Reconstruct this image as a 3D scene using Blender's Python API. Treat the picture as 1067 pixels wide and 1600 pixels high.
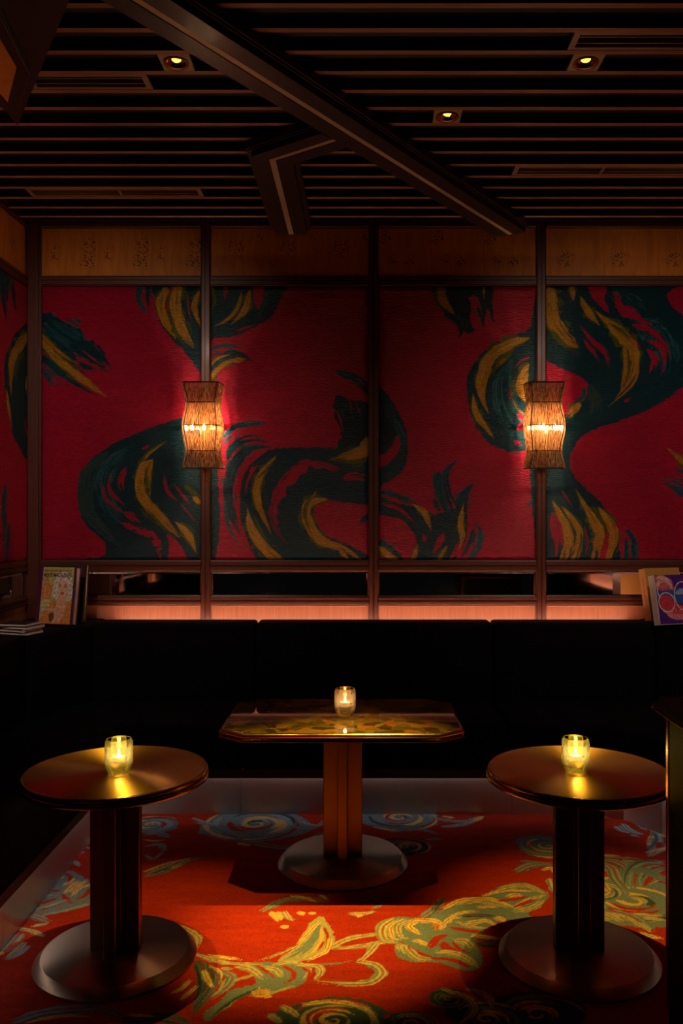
import bpy, bmesh, math, random
import numpy as np
from mathutils import Vector, Matrix

# ------------------------------------------------------------------ scene, camera, light
S = bpy.context.scene
COL = S.collection
for o in list(bpy.data.objects):
    bpy.data.objects.remove(o)
S.view_settings.view_transform = 'Standard'
S.view_settings.look = 'None'
S.view_settings.gamma = 1.0
S.view_settings.exposure = 0.0
S.view_settings.use_curve_mapping = False

F, VX, VY, H = 1340.0, 565.0, 800.0, 1.4       # focal length in px, vanishing point, eye height
cam_d = bpy.data.cameras.new('camera')
cam_d.sensor_width = 36; cam_d.sensor_height = 36; cam_d.sensor_fit = 'AUTO'
cam_d.lens = F / 1600 * 36
cam_d.shift_x = -(VX - 533.5) / 1600
cam_d.clip_start = 0.05
cam = bpy.data.objects.new('camera', cam_d); COL.objects.link(cam)
cam.location = (0, 0, H); cam.rotation_euler = (math.pi / 2, 0, 0)
S.camera = cam

W = bpy.data.worlds.new('world'); S.world = W; W.use_nodes = True
W.node_tree.nodes['Background'].inputs[0].default_value = (0.5, 0.42, 0.5, 1)
W.node_tree.nodes['Background'].inputs[1].default_value = 0.0035

P_SPOT = 190.0          # ceiling downlights
C_SPOT = (1.0, 0.60, 0.08)
P_SCONCE = 2.8          # each bulb of a wall lamp
P_CANDLE = 0.55
E_COVE = 42.0            # light strip behind the bench
C_COVE = (1.0, 0.52, 0.32)
E_KICK = 3.0            # neutral light strip under the seats
P_FILL = 68.0          # added spots out of view, brighten the back wall and books
C_FILL = (1.0, 0.74, 0.58)

# ------------------------------------------------------------------ room measures (metres)
XL, XR, YW = -1.84, 1.98, 4.70          # left wall, right wall, back wall
ZS = H + 1.571                          # underside of the ceiling battens
ZC = 3.005                              # ceiling boards
YN = -0.6                               # near end of what is built
ROOT = math.sqrt

def wx(x): return (x - VX) * YW / F
def wz(y): return H + (VY - y) * YW / F
def fl(x, y):
    Z = F * H / (y - VY)
    return ((x - VX) * Z / F, Z)

# ------------------------------------------------------------------ helpers
def tag(o, label=None, cat=None, group=None, kind=None):
    if label: o['label'] = label
    if cat: o['category'] = cat
    if group: o['group'] = group
    if kind: o['kind'] = kind
    return o

def empty(name, loc=(0, 0, 0), rz=0, parent=None):
    o = bpy.data.objects.new(name, None); COL.objects.link(o)
    o.empty_display_size = 0.05
    o.location = loc; o.rotation_euler = (0, 0, rz)
    if parent: o.parent = parent
    return o

class MB:
    """collects geometry and links it as ONE mesh object"""
    def __init__(s): s.v = []; s.f = []; s.m = []
    def add(s, vs, fs, mi=0):
        b = len(s.v); s.v += [tuple(p) for p in vs]
        s.f += [tuple(i + b for i in f) for f in fs]; s.m += [mi] * len(fs)
        return s
    def box(s, x0, x1, y0, y1, z0, z1, mi=0):
        vs = [(x0, y0, z0), (x1, y0, z0), (x1, y1, z0), (x0, y1, z0), (x0, y0, z1), (x1, y0, z1), (x1, y1, z1), (x0, y1, z1)]
        return s.add(vs, [(3, 2, 1, 0), (4, 5, 6, 7), (0, 1, 5, 4), (1, 2, 6, 5), (2, 3, 7, 6), (3, 0, 4, 7)], mi)
    def prism(s, poly, z0, z1, mi=0):
        """poly counter-clockwise in xy"""
        n = len(poly)
        vs = [(x, y, z0) for x, y in poly] + [(x, y, z1) for x, y in poly]
        fs = [tuple(range(n - 1, -1, -1)), tuple(range(n, 2 * n))]
        fs += [(i, (i + 1) % n, n + (i + 1) % n, n + i) for i in range(n)]
        return s.add(vs, fs, mi)
    def lathe(s, prof, n=48, c=(0, 0, 0), mi=0, cap=True):
        vs = []; fs = []; k = len(prof)
        for i in range(n):
            a = 2 * math.pi * i / n
            for r, z in prof: vs.append((c[0] + r * math.cos(a), c[1] + r * math.sin(a), c[2] + z))
        for i in range(n):
            j = (i + 1) % n
            for q in range(k - 1): fs.append((i * k + q, j * k + q, j * k + q + 1, i * k + q + 1))
        if cap:
            if prof[0][0] > 1e-6: fs.append(tuple(i * k for i in range(n - 1, -1, -1)))
            if prof[-1][0] > 1e-6: fs.append(tuple(i * k + k - 1 for i in range(n)))
        return s.add(vs, fs, mi)
    def tube(s, pts, r, n=6, mi=0):
        P = [Vector(p) for p in pts]; vs = []; fs = []
        for i, p in enumerate(P):
            t = (P[min(i + 1, len(P) - 1)] - P[max(i - 1, 0)]).normalized()
            a = Vector((0, 0, 1)) if abs(t.z) < 0.9 else Vector((0, 1, 0))
            u = t.cross(a).normalized(); w = t.cross(u)
            for k in range(n):
                q = 2 * math.pi * k / n
                vs.append(p + u * (r * math.cos(q)) + w * (r * math.sin(q)))
        for i in range(len(P) - 1):
            for k in range(n):
                fs.append((i * n + k, i * n + (k + 1) % n, (i + 1) * n + (k + 1) % n, (i + 1) * n + k))
        fs.append(tuple(range(n - 1, -1, -1))); fs.append(tuple((len(P) - 1) * n + k for k in range(n)))
        return s.add(vs, fs, mi)
    def mesh(s, name, mats, smooth=False, bevel=0, seg=2, angle=40):
        me = bpy.data.meshes.new(name); me.from_pydata(s.v, [], s.f)
        mats = mats if isinstance(mats, (list, tuple)) else [mats]
        for m in mats: me.materials.append(m)
        me.polygons.foreach_set('material_index', s.m)
        bm = bmesh.new(); bm.from_mesh(me)
        bmesh.ops.recalc_face_normals(bm, faces=bm.faces)
        if bevel:
            ed = [e for e in bm.edges if len(e.link_faces) == 2 and e.calc_face_angle(0) > math.radians(angle)]
            bmesh.ops.bevel(bm, geom=ed, offset=bevel, segments=seg, affect='EDGES', profile=0.5, clamp_overlap=True)
        bm.to_mesh(me); bm.free()
        if smooth:
            me.polygons.foreach_set('use_smooth', [True] * len(me.polygons))
            try: me.set_sharp_from_angle(angle=math.radians(35))
            except Exception: pass
        return me
    def build(s, name, mats, parent=None, smooth=False, bevel=0, seg=2, angle=40):
        o = bpy.data.objects.new(name, s.mesh(name, mats, smooth, bevel, seg, angle)); COL.objects.link(o)
        if parent: o.parent = parent
        return o

def copy_tree(o, parent=None):
    c = o.copy(); COL.objects.link(c); c.parent = parent
    for ch in list(o.children): copy_tree(ch, c)
    return c

# ------------------------------------------------------------------ materials
def new_mat(name):
    m = bpy.data.materials.new(name); m.use_nodes = True
    nt = m.node_tree; b = nt.nodes['Principled BSDF']
    return m, nt, b

def N(nt, t, **kw):
    n = nt.nodes.new(t)
    for k, v in kw.items():
        if k.startswith('i_'): n.inputs[k[2:].replace('_', ' ')].default_value = v
        else: setattr(n, k, v)
    return n

def plain(name, col, rough=0.5, metal=0.0, spec=0.5, emit=None, es=0):
    m, nt, b = new_mat(name)
    b.inputs['Base Color'].default_value = (*col, 1); b.inputs['Roughness'].default_value = rough
    b.inputs['Metallic'].default_value = metal; b.inputs['Specular IOR Level'].default_value = spec
    # fine unevenness so no surface is perfectly flat in tone
    no = N(nt, 'ShaderNodeTexNoise'); no.inputs['Scale'].default_value = 60
    tc = N(nt, 'ShaderNodeTexCoord'); nt.links.new(tc.outputs['Object'], no.inputs['Vector'])
    mr = N(nt, 'ShaderNodeMapRange'); mr.inputs[3].default_value = max(0.02, rough - 0.05); mr.inputs[4].default_value = min(1, rough + 0.05)
    nt.links.new(no.outputs['Fac'], mr.inputs[0]); nt.links.new(mr.outputs[0], b.inputs['Roughness'])
    if emit:
        b.inputs['Emission Color'].default_value = (*emit, 1); b.inputs['Emission Strength'].default_value = es
    return m

def wood(name, c0, c1, rough=0.35, axis='X', scale=6.0, coat=0.0):
    m, nt, b = new_mat(name)
    tc = N(nt, 'ShaderNodeTexCoord'); mp = N(nt, 'ShaderNodeMapping')
    st = {'X': (0.8, 36, 36), 'Y': (36, 0.8, 36), 'Z': (36, 36, 0.8)}[axis]
    mp.inputs['Scale'].default_value = st
    no = N(nt, 'ShaderNodeTexNoise'); no.inputs['Scale'].default_value = scale; no.inputs['Detail'].default_value = 6
    cr = N(nt, 'ShaderNodeValToRGB'); e = cr.color_ramp.elements
    e[0].position = 0.32; e[0].color = (*c0, 1); e[1].position = 0.68; e[1].color = (*c1, 1)
    nt.links.new(tc.outputs['Object'], mp.inputs['Vector']); nt.links.new(mp.outputs[0], no.inputs['Vector'])
    nt.links.new(no.outputs['Fac'], cr.inputs[0]); nt.links.new(cr.outputs[0], b.inputs['Base Color'])
    b.inputs['Roughness'].default_value = rough
    b.inputs['Coat Weight'].default_value = coat; b.inputs['Coat Roughness'].default_value = 0.12
    bp = N(nt, 'ShaderNodeBump'); bp.inputs['Strength'].default_value = 0.08; bp.inputs['Distance'].default_value = 0.002
    nt.links.new(no.outputs['Fac'], bp.inputs['Height']); nt.links.new(bp.outputs[0], b.inputs['Normal'])
    return m

def brushed(name, col, rough=0.28, aniso=0.8, radial=True, axis='Z', scale=(2, 2, 300)):
    m, nt, b = new_mat(name)
    b.inputs['Base Color'].default_value = (*col, 1); b.inputs['Metallic'].default_value = 1
    b.inputs['Anisotropic'].default_value = aniso; b.inputs['Anisotropic Rotation'].default_value = 0.25
    tg = N(nt, 'ShaderNodeTangent', direction_type='RADIAL', axis=axis)
    nt.links.new(tg.outputs[0], b.inputs['Tangent'])
    tc = N(nt, 'ShaderNodeTexCoord')
    no = N(nt, 'ShaderNodeTexNoise'); no.inputs['Detail'].default_value = 3
    if radial:   # rings about the axis
        ln = N(nt, 'ShaderNodeVectorMath', operation='LENGTH'); mu = N(nt, 'ShaderNodeVectorMath', operation='MULTIPLY')
        mu.inputs[1].default_value = (1, 1, 0)
        nt.links.new(tc.outputs['Object'], mu.inputs[0]); nt.links.new(mu.outputs[0], ln.inputs[0])
        no.noise_dimensions = '1D'; no.inputs['Scale'].default_value = 420
        nt.links.new(ln.outputs['Value'], no.inputs['W'])
    else:
        mp = N(nt, 'ShaderNodeMapping'); mp.inputs['Scale'].default_value = scale
        nt.links.new(tc.outputs['Object'], mp.inputs['Vector']); nt.links.new(mp.outputs[0], no.inputs['Vector'])
        no.inputs['Scale'].default_value = 1
    mr = N(nt, 'ShaderNodeMapRange'); mr.inputs[3].default_value = rough * 0.92; mr.inputs[4].default_value = rough * 1.08
    nt.links.new(no.outputs['Fac'], mr.inputs[0]); nt.links.new(mr.outputs[0], b.inputs['Roughness'])
    return m

def painted(name, rough, sheen=0.0, bump=(1, 1, 1), bscale=200, bstr=0.3, bdist=0.002, spec=0.4, glint=0.0):
    """cloth or print coloured by the mesh colour attribute 'paint'"""
    m, nt, b = new_mat(name)
    at = N(nt, 'ShaderNodeVertexColor', layer_name='paint')
    tc = N(nt, 'ShaderNodeTexCoord'); mp = N(nt, 'ShaderNodeMapping'); mp.inputs['Scale'].default_value = bump
    no = N(nt, 'ShaderNodeTexNoise'); no.inputs['Scale'].default_value = bscale; no.inputs['Detail'].default_value = 4
    nt.links.new(tc.outputs['Object'], mp.inputs['Vector']); nt.links.new(mp.outputs[0], no.inputs['Vector'])
    mx = N(nt, 'ShaderNodeMix', data_type='RGBA', blend_type='MULTIPLY'); mx.inputs['Factor'].default_value = 0.55
    cr = N(nt, 'ShaderNodeValToRGB'); e = cr.color_ramp.elements
    e[0].position = 0.3; e[0].color = (0.35, 0.35, 0.35, 1); e[1].position = 0.7; e[1].color = (1.25, 1.25, 1.25, 1)
    nt.links.new(no.outputs['Fac'], cr.inputs[0])
    nt.links.new(at.outputs['Color'], mx.inputs[6]); nt.links.new(cr.outputs[0], mx.inputs[7])
    nt.links.new(mx.outputs[2], b.inputs['Base Color'])
    b.inputs['Roughness'].default_value = rough; b.inputs['Specular IOR Level'].default_value = spec
    if sheen:
        b.inputs['Sheen Weight'].default_value = sheen; b.inputs['Sheen Roughness'].default_value = 0.4
        nt.links.new(at.outputs['Color'], b.inputs['Sheen Tint'])
    if bstr:
        bp = N(nt, 'ShaderNodeBump'); bp.inputs['Strength'].default_value = bstr; bp.inputs['Distance'].default_value = bdist
        nt.links.new(no.outputs['Fac'], bp.inputs['Height']); nt.links.new(bp.outputs[0], b.inputs['Normal'])
    return m

def thin_glass(name, tint, gl=0.10):
    m = bpy.data.materials.new(name); m.use_nodes = True; nt = m.node_tree
    nt.nodes.remove(nt.nodes['Principled BSDF']); out = nt.nodes['Material Output']
    tr = N(nt, 'ShaderNodeBsdfTransparent'); tr.inputs[0].default_value = (*tint, 1)
    go = N(nt, 'ShaderNodeBsdfGlossy'); go.inputs['Roughness'].default_value = 0.03; go.inputs['Color'].default_value = (*[min(1, c * 1.2) for c in tint], 1)
    tl = N(nt, 'ShaderNodeBsdfTranslucent'); tl.inputs[0].default_value = (*tint, 1)
    lw = N(nt, 'ShaderNodeLayerWeight'); lw.inputs['Blend'].default_value = 0.35
    m0 = N(nt, 'ShaderNodeMixShader'); m0.inputs[0].default_value = gl
    nt.links.new(tr.outputs[0], m0.inputs[1]); nt.links.new(tl.outputs[0], m0.inputs[2])
    m1 = N(nt, 'ShaderNodeMixShader')
    nt.links.new(lw.outputs['Fresnel'], m1.inputs[0]); nt.links.new(m0.outputs[0], m1.inputs[1]); nt.links.new(go.outputs[0], m1.inputs[2])
    nt.links.new(m1.outputs[0], out.inputs[0])
    return m

def emitter(name, col, st):
    m = bpy.data.materials.new(name); m.use_nodes = True; nt = m.node_tree
    nt.nodes.remove(nt.nodes['Principled BSDF'])
    e = N(nt, 'ShaderNodeEmission'); e.inputs[0].default_value = (*col, 1); e.inputs[1].default_value = st
    nt.links.new(e.outputs[0], nt.nodes['Material Output'].inputs[0])
    return m

def burl(name, ox, oz, knots):
    """veneer with knots (x, z, radius) in the sheet's own coordinates"""
    m, nt, b = new_mat(name)
    tc = N(nt, 'ShaderNodeTexCoord'); ad = N(nt, 'ShaderNodeVectorMath', operation='ADD'); ad.inputs[1].default_value = (ox, 0, oz)
    nt.links.new(tc.outputs['Object'], ad.inputs[0])
    mp = N(nt, 'ShaderNodeMapping'); mp.inputs['Scale'].default_value = (9, 9, 1.6)
    no = N(nt, 'ShaderNodeTexNoise'); no.inputs['Scale'].default_value = 4; no.inputs['Detail'].default_value = 5; no.inputs['Distortion'].default_value = 0.8
    nt.links.new(ad.outputs[0], mp.inputs[0]); nt.links.new(mp.outputs[0], no.inputs['Vector'])
    c1 = N(nt, 'ShaderNodeValToRGB'); e = c1.color_ramp.elements
    e[0].position = 0.3; e[0].color = (0.54, 0.180, 0.018, 1); e[1].position = 0.7; e[1].color = (0.72, 0.27, 0.034, 1)
    nt.links.new(no.outputs['Fac'], c1.inputs[0])
    vo = N(nt, 'ShaderNodeTexVoronoi'); vo.inputs['Scale'].default_value = 80
    nt.links.new(ad.outputs[0], vo.inputs['Vector'])
    sp = N(nt, 'ShaderNodeMapRange'); sp.inputs[1].default_value = 0.46; sp.inputs[2].default_value = 0.30
    nt.links.new(vo.outputs['Distance'], sp.inputs[0])
    cl = N(nt, 'ShaderNodeTexNoise'); cl.inputs['Scale'].default_value = 40; cl.inputs['Detail'].default_value = 3
    nt.links.new(ad.outputs[0], cl.inputs['Vector'])
    ab = N(nt, 'ShaderNodeVectorMath', operation='ABSOLUTE'); nt.links.new(tc.outputs['Object'], ab.inputs[0])
    sx = N(nt, 'ShaderNodeSeparateXYZ'); nt.links.new(ab.outputs[0], sx.inputs[0])
    su = N(nt, 'ShaderNodeMath', operation='MAXIMUM'); nt.links.new(sx.outputs[0], su.inputs[0]); nt.links.new(sx.outputs[1], su.inputs[1])
    cb_ = N(nt, 'ShaderNodeCombineXYZ'); nt.links.new(su.outputs[0], cb_.inputs[0]); nt.links.new(sx.outputs[2], cb_.inputs[2])
    last = None
    for kx, kz, kr in knots:
        di = N(nt, 'ShaderNodeVectorMath', operation='DISTANCE'); di.inputs[1].default_value = (kx, 0, kz); nt.links.new(cb_.outputs[0], di.inputs[0])
        mr = N(nt, 'ShaderNodeMapRange'); mr.inputs[1].default_value = kr; mr.inputs[2].default_value = 0.0; nt.links.new(di.outputs['Value'], mr.inputs[0])
        if last is None: last = mr.outputs[0]
        else:
            mx_ = N(nt, 'ShaderNodeMath', operation='MAXIMUM'); nt.links.new(last, mx_.inputs[0]); nt.links.new(mr.outputs[0], mx_.inputs[1]); last = mx_.outputs[0]
    a1 = N(nt, 'ShaderNodeMath', operation='MULTIPLY_ADD'); a1.inputs[1].default_value = 1.6; a1.inputs[2].default_value = -0.75
    nt.links.new(cl.outputs['Fac'], a1.inputs[0])
    a2 = N(nt, 'ShaderNodeMath', operation='MULTIPLY_ADD'); a2.inputs[1].default_value = 2.2; a2.use_clamp = True
    nt.links.new(last, a2.inputs[0]); nt.links.new(a1.outputs[0], a2.inputs[2])
    gt = N(nt, 'ShaderNodeMath', operation='GREATER_THAN'); gt.inputs[1].default_value = 0.001; nt.links.new(last, gt.inputs[0])
    mu = N(nt, 'ShaderNodeMath', operation='MULTIPLY'); nt.links.new(sp.outputs[0], mu.inputs[0]); nt.links.new(a2.outputs[0], mu.inputs[1])
    mg = N(nt, 'ShaderNodeMath', operation='MULTIPLY'); nt.links.new(mu.outputs[0], mg.inputs[0]); nt.links.new(gt.outputs[0], mg.inputs[1])
    mx = N(nt, 'ShaderNodeMix', data_type='RGBA'); mx.inputs[7].default_value = (0.060, 0.012, 0.003, 1)
    m8 = N(nt, 'ShaderNodeMath', operation='MULTIPLY'); m8.inputs[1].default_value = 0.9
    nt.links.new(mg.outputs[0], m8.inputs[0]); nt.links.new(m8.outputs[0], mx.inputs[0]); nt.links.new(c1.outputs[0], mx.inputs[6])
    nt.links.new(mx.outputs[2], b.inputs['Base Color'])
    b.inputs['Roughness'].default_value = 0.45; b.inputs['Specular IOR Level'].default_value = 0.3
    return m

def stone(name):
    m, nt, b = new_mat(name)
    tc = N(nt, 'ShaderNodeTexCoord')
    di = N(nt, 'ShaderNodeTexNoise'); di.inputs['Scale'].default_value = 9; di.inputs['Detail'].default_value = 4
    nt.links.new(tc.outputs['Object'], di.inputs['Vector'])
    ma = N(nt, 'ShaderNodeMixRGB'); ma.blend_type = 'ADD'; ma.inputs[0].default_value = 0.09
    nt.links.new(tc.outputs['Object'], ma.inputs[1]); nt.links.new(di.outputs['Color'], ma.inputs[2])
    vo = N(nt, 'ShaderNodeTexVoronoi'); vo.inputs['Scale'].default_value = 24; vo.inputs['Randomness'].default_value = 1
    nt.links.new(ma.outputs[0], vo.inputs['Vector'])
    cr = N(nt, 'ShaderNodeValToRGB'); cr.color_ramp.interpolation = 'LINEAR'; el = cr.color_ramp.elements
    el[0].position = 0.1; el[0].color = (0.030, 0.012, 0.004, 1); el[1].position = 0.95; el[1].color = (0.25, 0.155, 0.03, 1)
    for p, c in ((0.3, (0.07, 0.045, 0.008, 1)), (0.5, (0.13, 0.085, 0.015, 1)), (0.68, (0.19, 0.12, 0.022, 1)), (0.82, (0.24, 0.07, 0.012, 1))):
        q = el.new(p); q.color = c
    sx = N(nt, 'ShaderNodeSeparateColor'); nt.links.new(vo.outputs['Color'], sx.inputs[0])
    n2 = N(nt, 'ShaderNodeTexNoise'); n2.inputs['Scale'].default_value = 45; n2.inputs['Detail'].default_value = 6
    nt.links.new(tc.outputs['Object'], n2.inputs['Vector'])
    av = N(nt, 'ShaderNodeMath', operation='MULTIPLY_ADD'); av.inputs[1].default_value = 0.75
    hf = N(nt, 'ShaderNodeMath', operation='MULTIPLY'); hf.inputs[1].default_value = 0.3
    nt.links.new(n2.outputs['Fac'], hf.inputs[0]); nt.links.new(sx.outputs[0], av.inputs[0]); nt.links.new(hf.outputs[0], av.inputs[2])
    nt.links.new(av.outputs[0], cr.inputs[0]); nt.links.new(cr.outputs[0], b.inputs['Base Color'])
    b.inputs['Roughness'].default_value = 0.035; b.inputs['Specular IOR Level'].default_value = 0.4
    return m

M = {}
M['mahogany'] = wood('mahogany', (0.060, 0.013, 0.007), (0.098, 0.023, 0.011), 0.42, 'Z', 6, 0.04)
M['mahogany_h'] = wood('mahogany_rail', (0.060, 0.013, 0.007), (0.098, 0.023, 0.011), 0.42, 'X', 6, 0.04)
M['mahogany_y'] = wood('mahogany_side_rail', (0.060, 0.013, 0.007), (0.098, 0.023, 0.011), 0.42, 'Y', 6, 0.04)
M['lower_panel'] = wood('lower_panel_wood', (0.30, 0.105, 0.055), (0.42, 0.155, 0.085), 0.4, 'Z', 8, 0.1)
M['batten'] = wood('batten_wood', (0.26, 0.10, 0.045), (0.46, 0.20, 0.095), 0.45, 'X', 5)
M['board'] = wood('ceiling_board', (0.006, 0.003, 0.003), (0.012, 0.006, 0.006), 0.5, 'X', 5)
M['beam'] = wood('beam_wood', (0.016, 0.008, 0.007), (0.036, 0.018, 0.013), 0.38, 'Y', 5, 0.1)
M['beam_metal'] = plain('beam_metal', (0.50, 0.38, 0.25), 0.45, 0.35)
M['brass_top'] = brushed('brass_top', (0.86, 0.54, 0.17), 0.33, 0.93)
M['bronze_rim'] = plain('bronze_rim', (0.50, 0.29, 0.11), 0.16, 1)
M['bronze_col'] = brushed('bronze_column', (0.30, 0.155, 0.055), 0.36, 0.5, False, 'Z', (160, 160, 1.5))
M['bronze_base'] = brushed('bronze_base', (0.56, 0.42, 0.31), 0.30, 0.92)
M['gold_edge'] = plain('gold_edge', (0.62, 0.40, 0.12), 0.2, 1)
M['steel'] = brushed('plinth_steel', (0.62, 0.53, 0.50), 0.33, 0.85, False, 'Z', (1.5, 1.5, 260))
M['velvet'] = painted('wall_velvet', 0.48, 0.05, (6, 6, 46), 7, 1.0, 0.014, 0.20)
M['carpet'] = painted('carpet', 0.95, 0.1, (1, 1, 1), 420, 0.6, 0.004, 0.05)
M['print'] = painted('cover_print', 0.4, 0, (1, 1, 1), 60, 0, 0, 0.4)
M['black_velvet'] = plain('black_velvet', (0.004, 0.004, 0.005), 0.9, 0, 0.1)
M['black_wood'] = wood('black_wood', (0.003, 0.0025, 0.003), (0.006, 0.005, 0.005), 0.4, 'Z', 5)
M['cabinet'] = plain('black_lacquer', (0.004, 0.004, 0.005), 0.55, 0, 0.12)
M['stone'] = stone('polished_breccia')
M['mirror'] = plain('mirror_glass', (0.86, 0.84, 0.82), 0.02, 1)
M['dark_metal'] = plain('vent_metal', (0.30, 0.22, 0.15), 0.45, 0.3)
M['void'] = plain('vent_void', (0.003, 0.003, 0.003), 0.9)
M['plate'] = plain('downlight_plate', (0.40, 0.31, 0.14), 0.45, 0.3)
M['ring'] = plain('downlight_ring', (0.20, 0.02, 0.03), 0.3, 0.3)
M['reflector'] = plain('downlight_reflector', (0.85, 0.68, 0.28), 0.10, 1)
M['spot_bulb'] = emitter('downlight_lamp', (1.0, 0.80, 0.10), 1.7)
M['bulb'] = emitter('wall_lamp_bulb', (1.0, 0.72, 0.42), 95.0)
M['flame'] = emitter('candle_flame', (1.0, 0.78, 0.5), 22.0)
M['cove'] = emitter('cove_light', C_COVE, E_COVE)
M['kick'] = emitter('kick_light', (1.0, 0.88, 0.84), E_KICK)
M['wire'] = plain('lamp_wire', (0.10, 0.05, 0.025), 0.3, 0.6)
M['glass_green'] = thin_glass('green_glass', (0.97, 0.95, 0.60), 0.13)
M['glass_smoke'] = thin_glass('smoky_glass', (0.82, 0.70, 0.54), 0.12)
M['wax'] = plain('wax', (0.85, 0.72, 0.55), 0.4)
M['tin'] = plain('tealight_tin', (0.7, 0.65, 0.6), 0.3, 1)

def rod_mat():
    m = bpy.data.materials.new('amber_rod'); m.use_nodes = True; nt = m.node_tree
    nt.nodes.remove(nt.nodes['Principled BSDF'])
    tc = N(nt, 'ShaderNodeTexCoord'); mp = N(nt, 'ShaderNodeMapping'); mp.inputs['Scale'].default_value = (260, 60, 34)
    no = N(nt, 'ShaderNodeTexNoise'); no.inputs['Scale'].default_value = 1.0; no.inputs['Detail'].default_value = 4; no.inputs['Distortion'].default_value = 0.6
    nt.links.new(tc.outputs['Object'], mp.inputs[0]); nt.links.new(mp.outputs[0], no.inputs['Vector'])
    cr = N(nt, 'ShaderNodeValToRGB'); e = cr.color_ramp.elements
    e[0].position = 0.38; e[0].color = (0.30, 0.14, 0.05, 1); e[1].position = 0.64; e[1].color = (1.0, 0.80, 0.52, 1)
    nt.links.new(no.outputs['Fac'], cr.inputs[0])
    tl = N(nt, 'ShaderNodeBsdfTranslucent'); df = N(nt, 'ShaderNodeBsdfDiffuse')
    nt.links.new(cr.outputs[0], tl.inputs[0]); nt.links.new(cr.outputs[0], df.inputs[0])
    go = N(nt, 'ShaderNodeBsdfGlossy'); go.inputs[0].default_value = (1.0, 0.78, 0.5, 1); go.inputs['Roughness'].default_value = 0.15
    a = N(nt, 'ShaderNodeMixShader'); a.inputs[0].default_value = 0.2
    nt.links.new(tl.outputs[0], a.inputs[1]); nt.links.new(df.outputs[0], a.inputs[2])
    c = N(nt, 'ShaderNodeMixShader'); c.inputs[0].default_value = 0.25
    nt.links.new(a.outputs[0], c.inputs[1]); nt.links.new(go.outputs[0], c.inputs[2])
    nt.links.new(c.outputs[0], nt.nodes['Material Output'].inputs[0])
    return m
M['rod'] = rod_mat()

# ------------------------------------------------------------------ brush painter (cloth prints)
_lat = {}
def vnoise(x, y, seed):
    if seed not in _lat: _lat[seed] = np.random.default_rng(seed).random((64, 64))
    L = _lat[seed]
    xi = np.floor(x).astype(int); yi = np.floor(y).astype(int)
    fx = x - xi; fy = y - yi; fx = fx * fx * (3 - 2 * fx); fy = fy * fy * (3 - 2 * fy)
    a = L[xi % 64, yi % 64]; b = L[(xi + 1) % 64, yi % 64]; c = L[xi % 64, (yi + 1) % 64]; d = L[(xi + 1) % 64, (yi + 1) % 64]
    return (a * (1 - fx) + b * fx) * (1 - fy) + (c * (1 - fx) + d * fx) * fy

def catmull(pts, step, closed=False):
    P = [np.array(p, float) for p in pts]; n = len(P); out = []
    if n == 2 and not closed:
        k = max(2, int(np.linalg.norm(P[1] - P[0]) / step))
        return np.array([P[0] + (P[1] - P[0]) * i / k for i in range(k + 1)])
    rng = range(n) if closed else range(n - 1)
    for i in rng:
        if closed: p0, p1, p2, p3 = P[i - 1], P[i], P[(i + 1) % n], P[(i + 2) % n]
        else: p1, p2 = P[i], P[i + 1]; p0 = P[i - 1] if i else 2 * p1 - p2; p3 = P[i + 2] if i + 2 < n else 2 * p2 - p1
        k = max(2, int(np.linalg.norm(p2 - p1) / step))
        for j in range(k):
            t = j / k
            out.append(0.5 * (2 * p1 + (p2 - p0) * t + (2 * p0 - 5 * p1 + 4 * p2 - p3) * t * t + (3 * p1 - p0 - 3 * p2 + p3) * t ** 3))
    if not closed: out.append(P[-1])
    return np.array(out)

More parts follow.
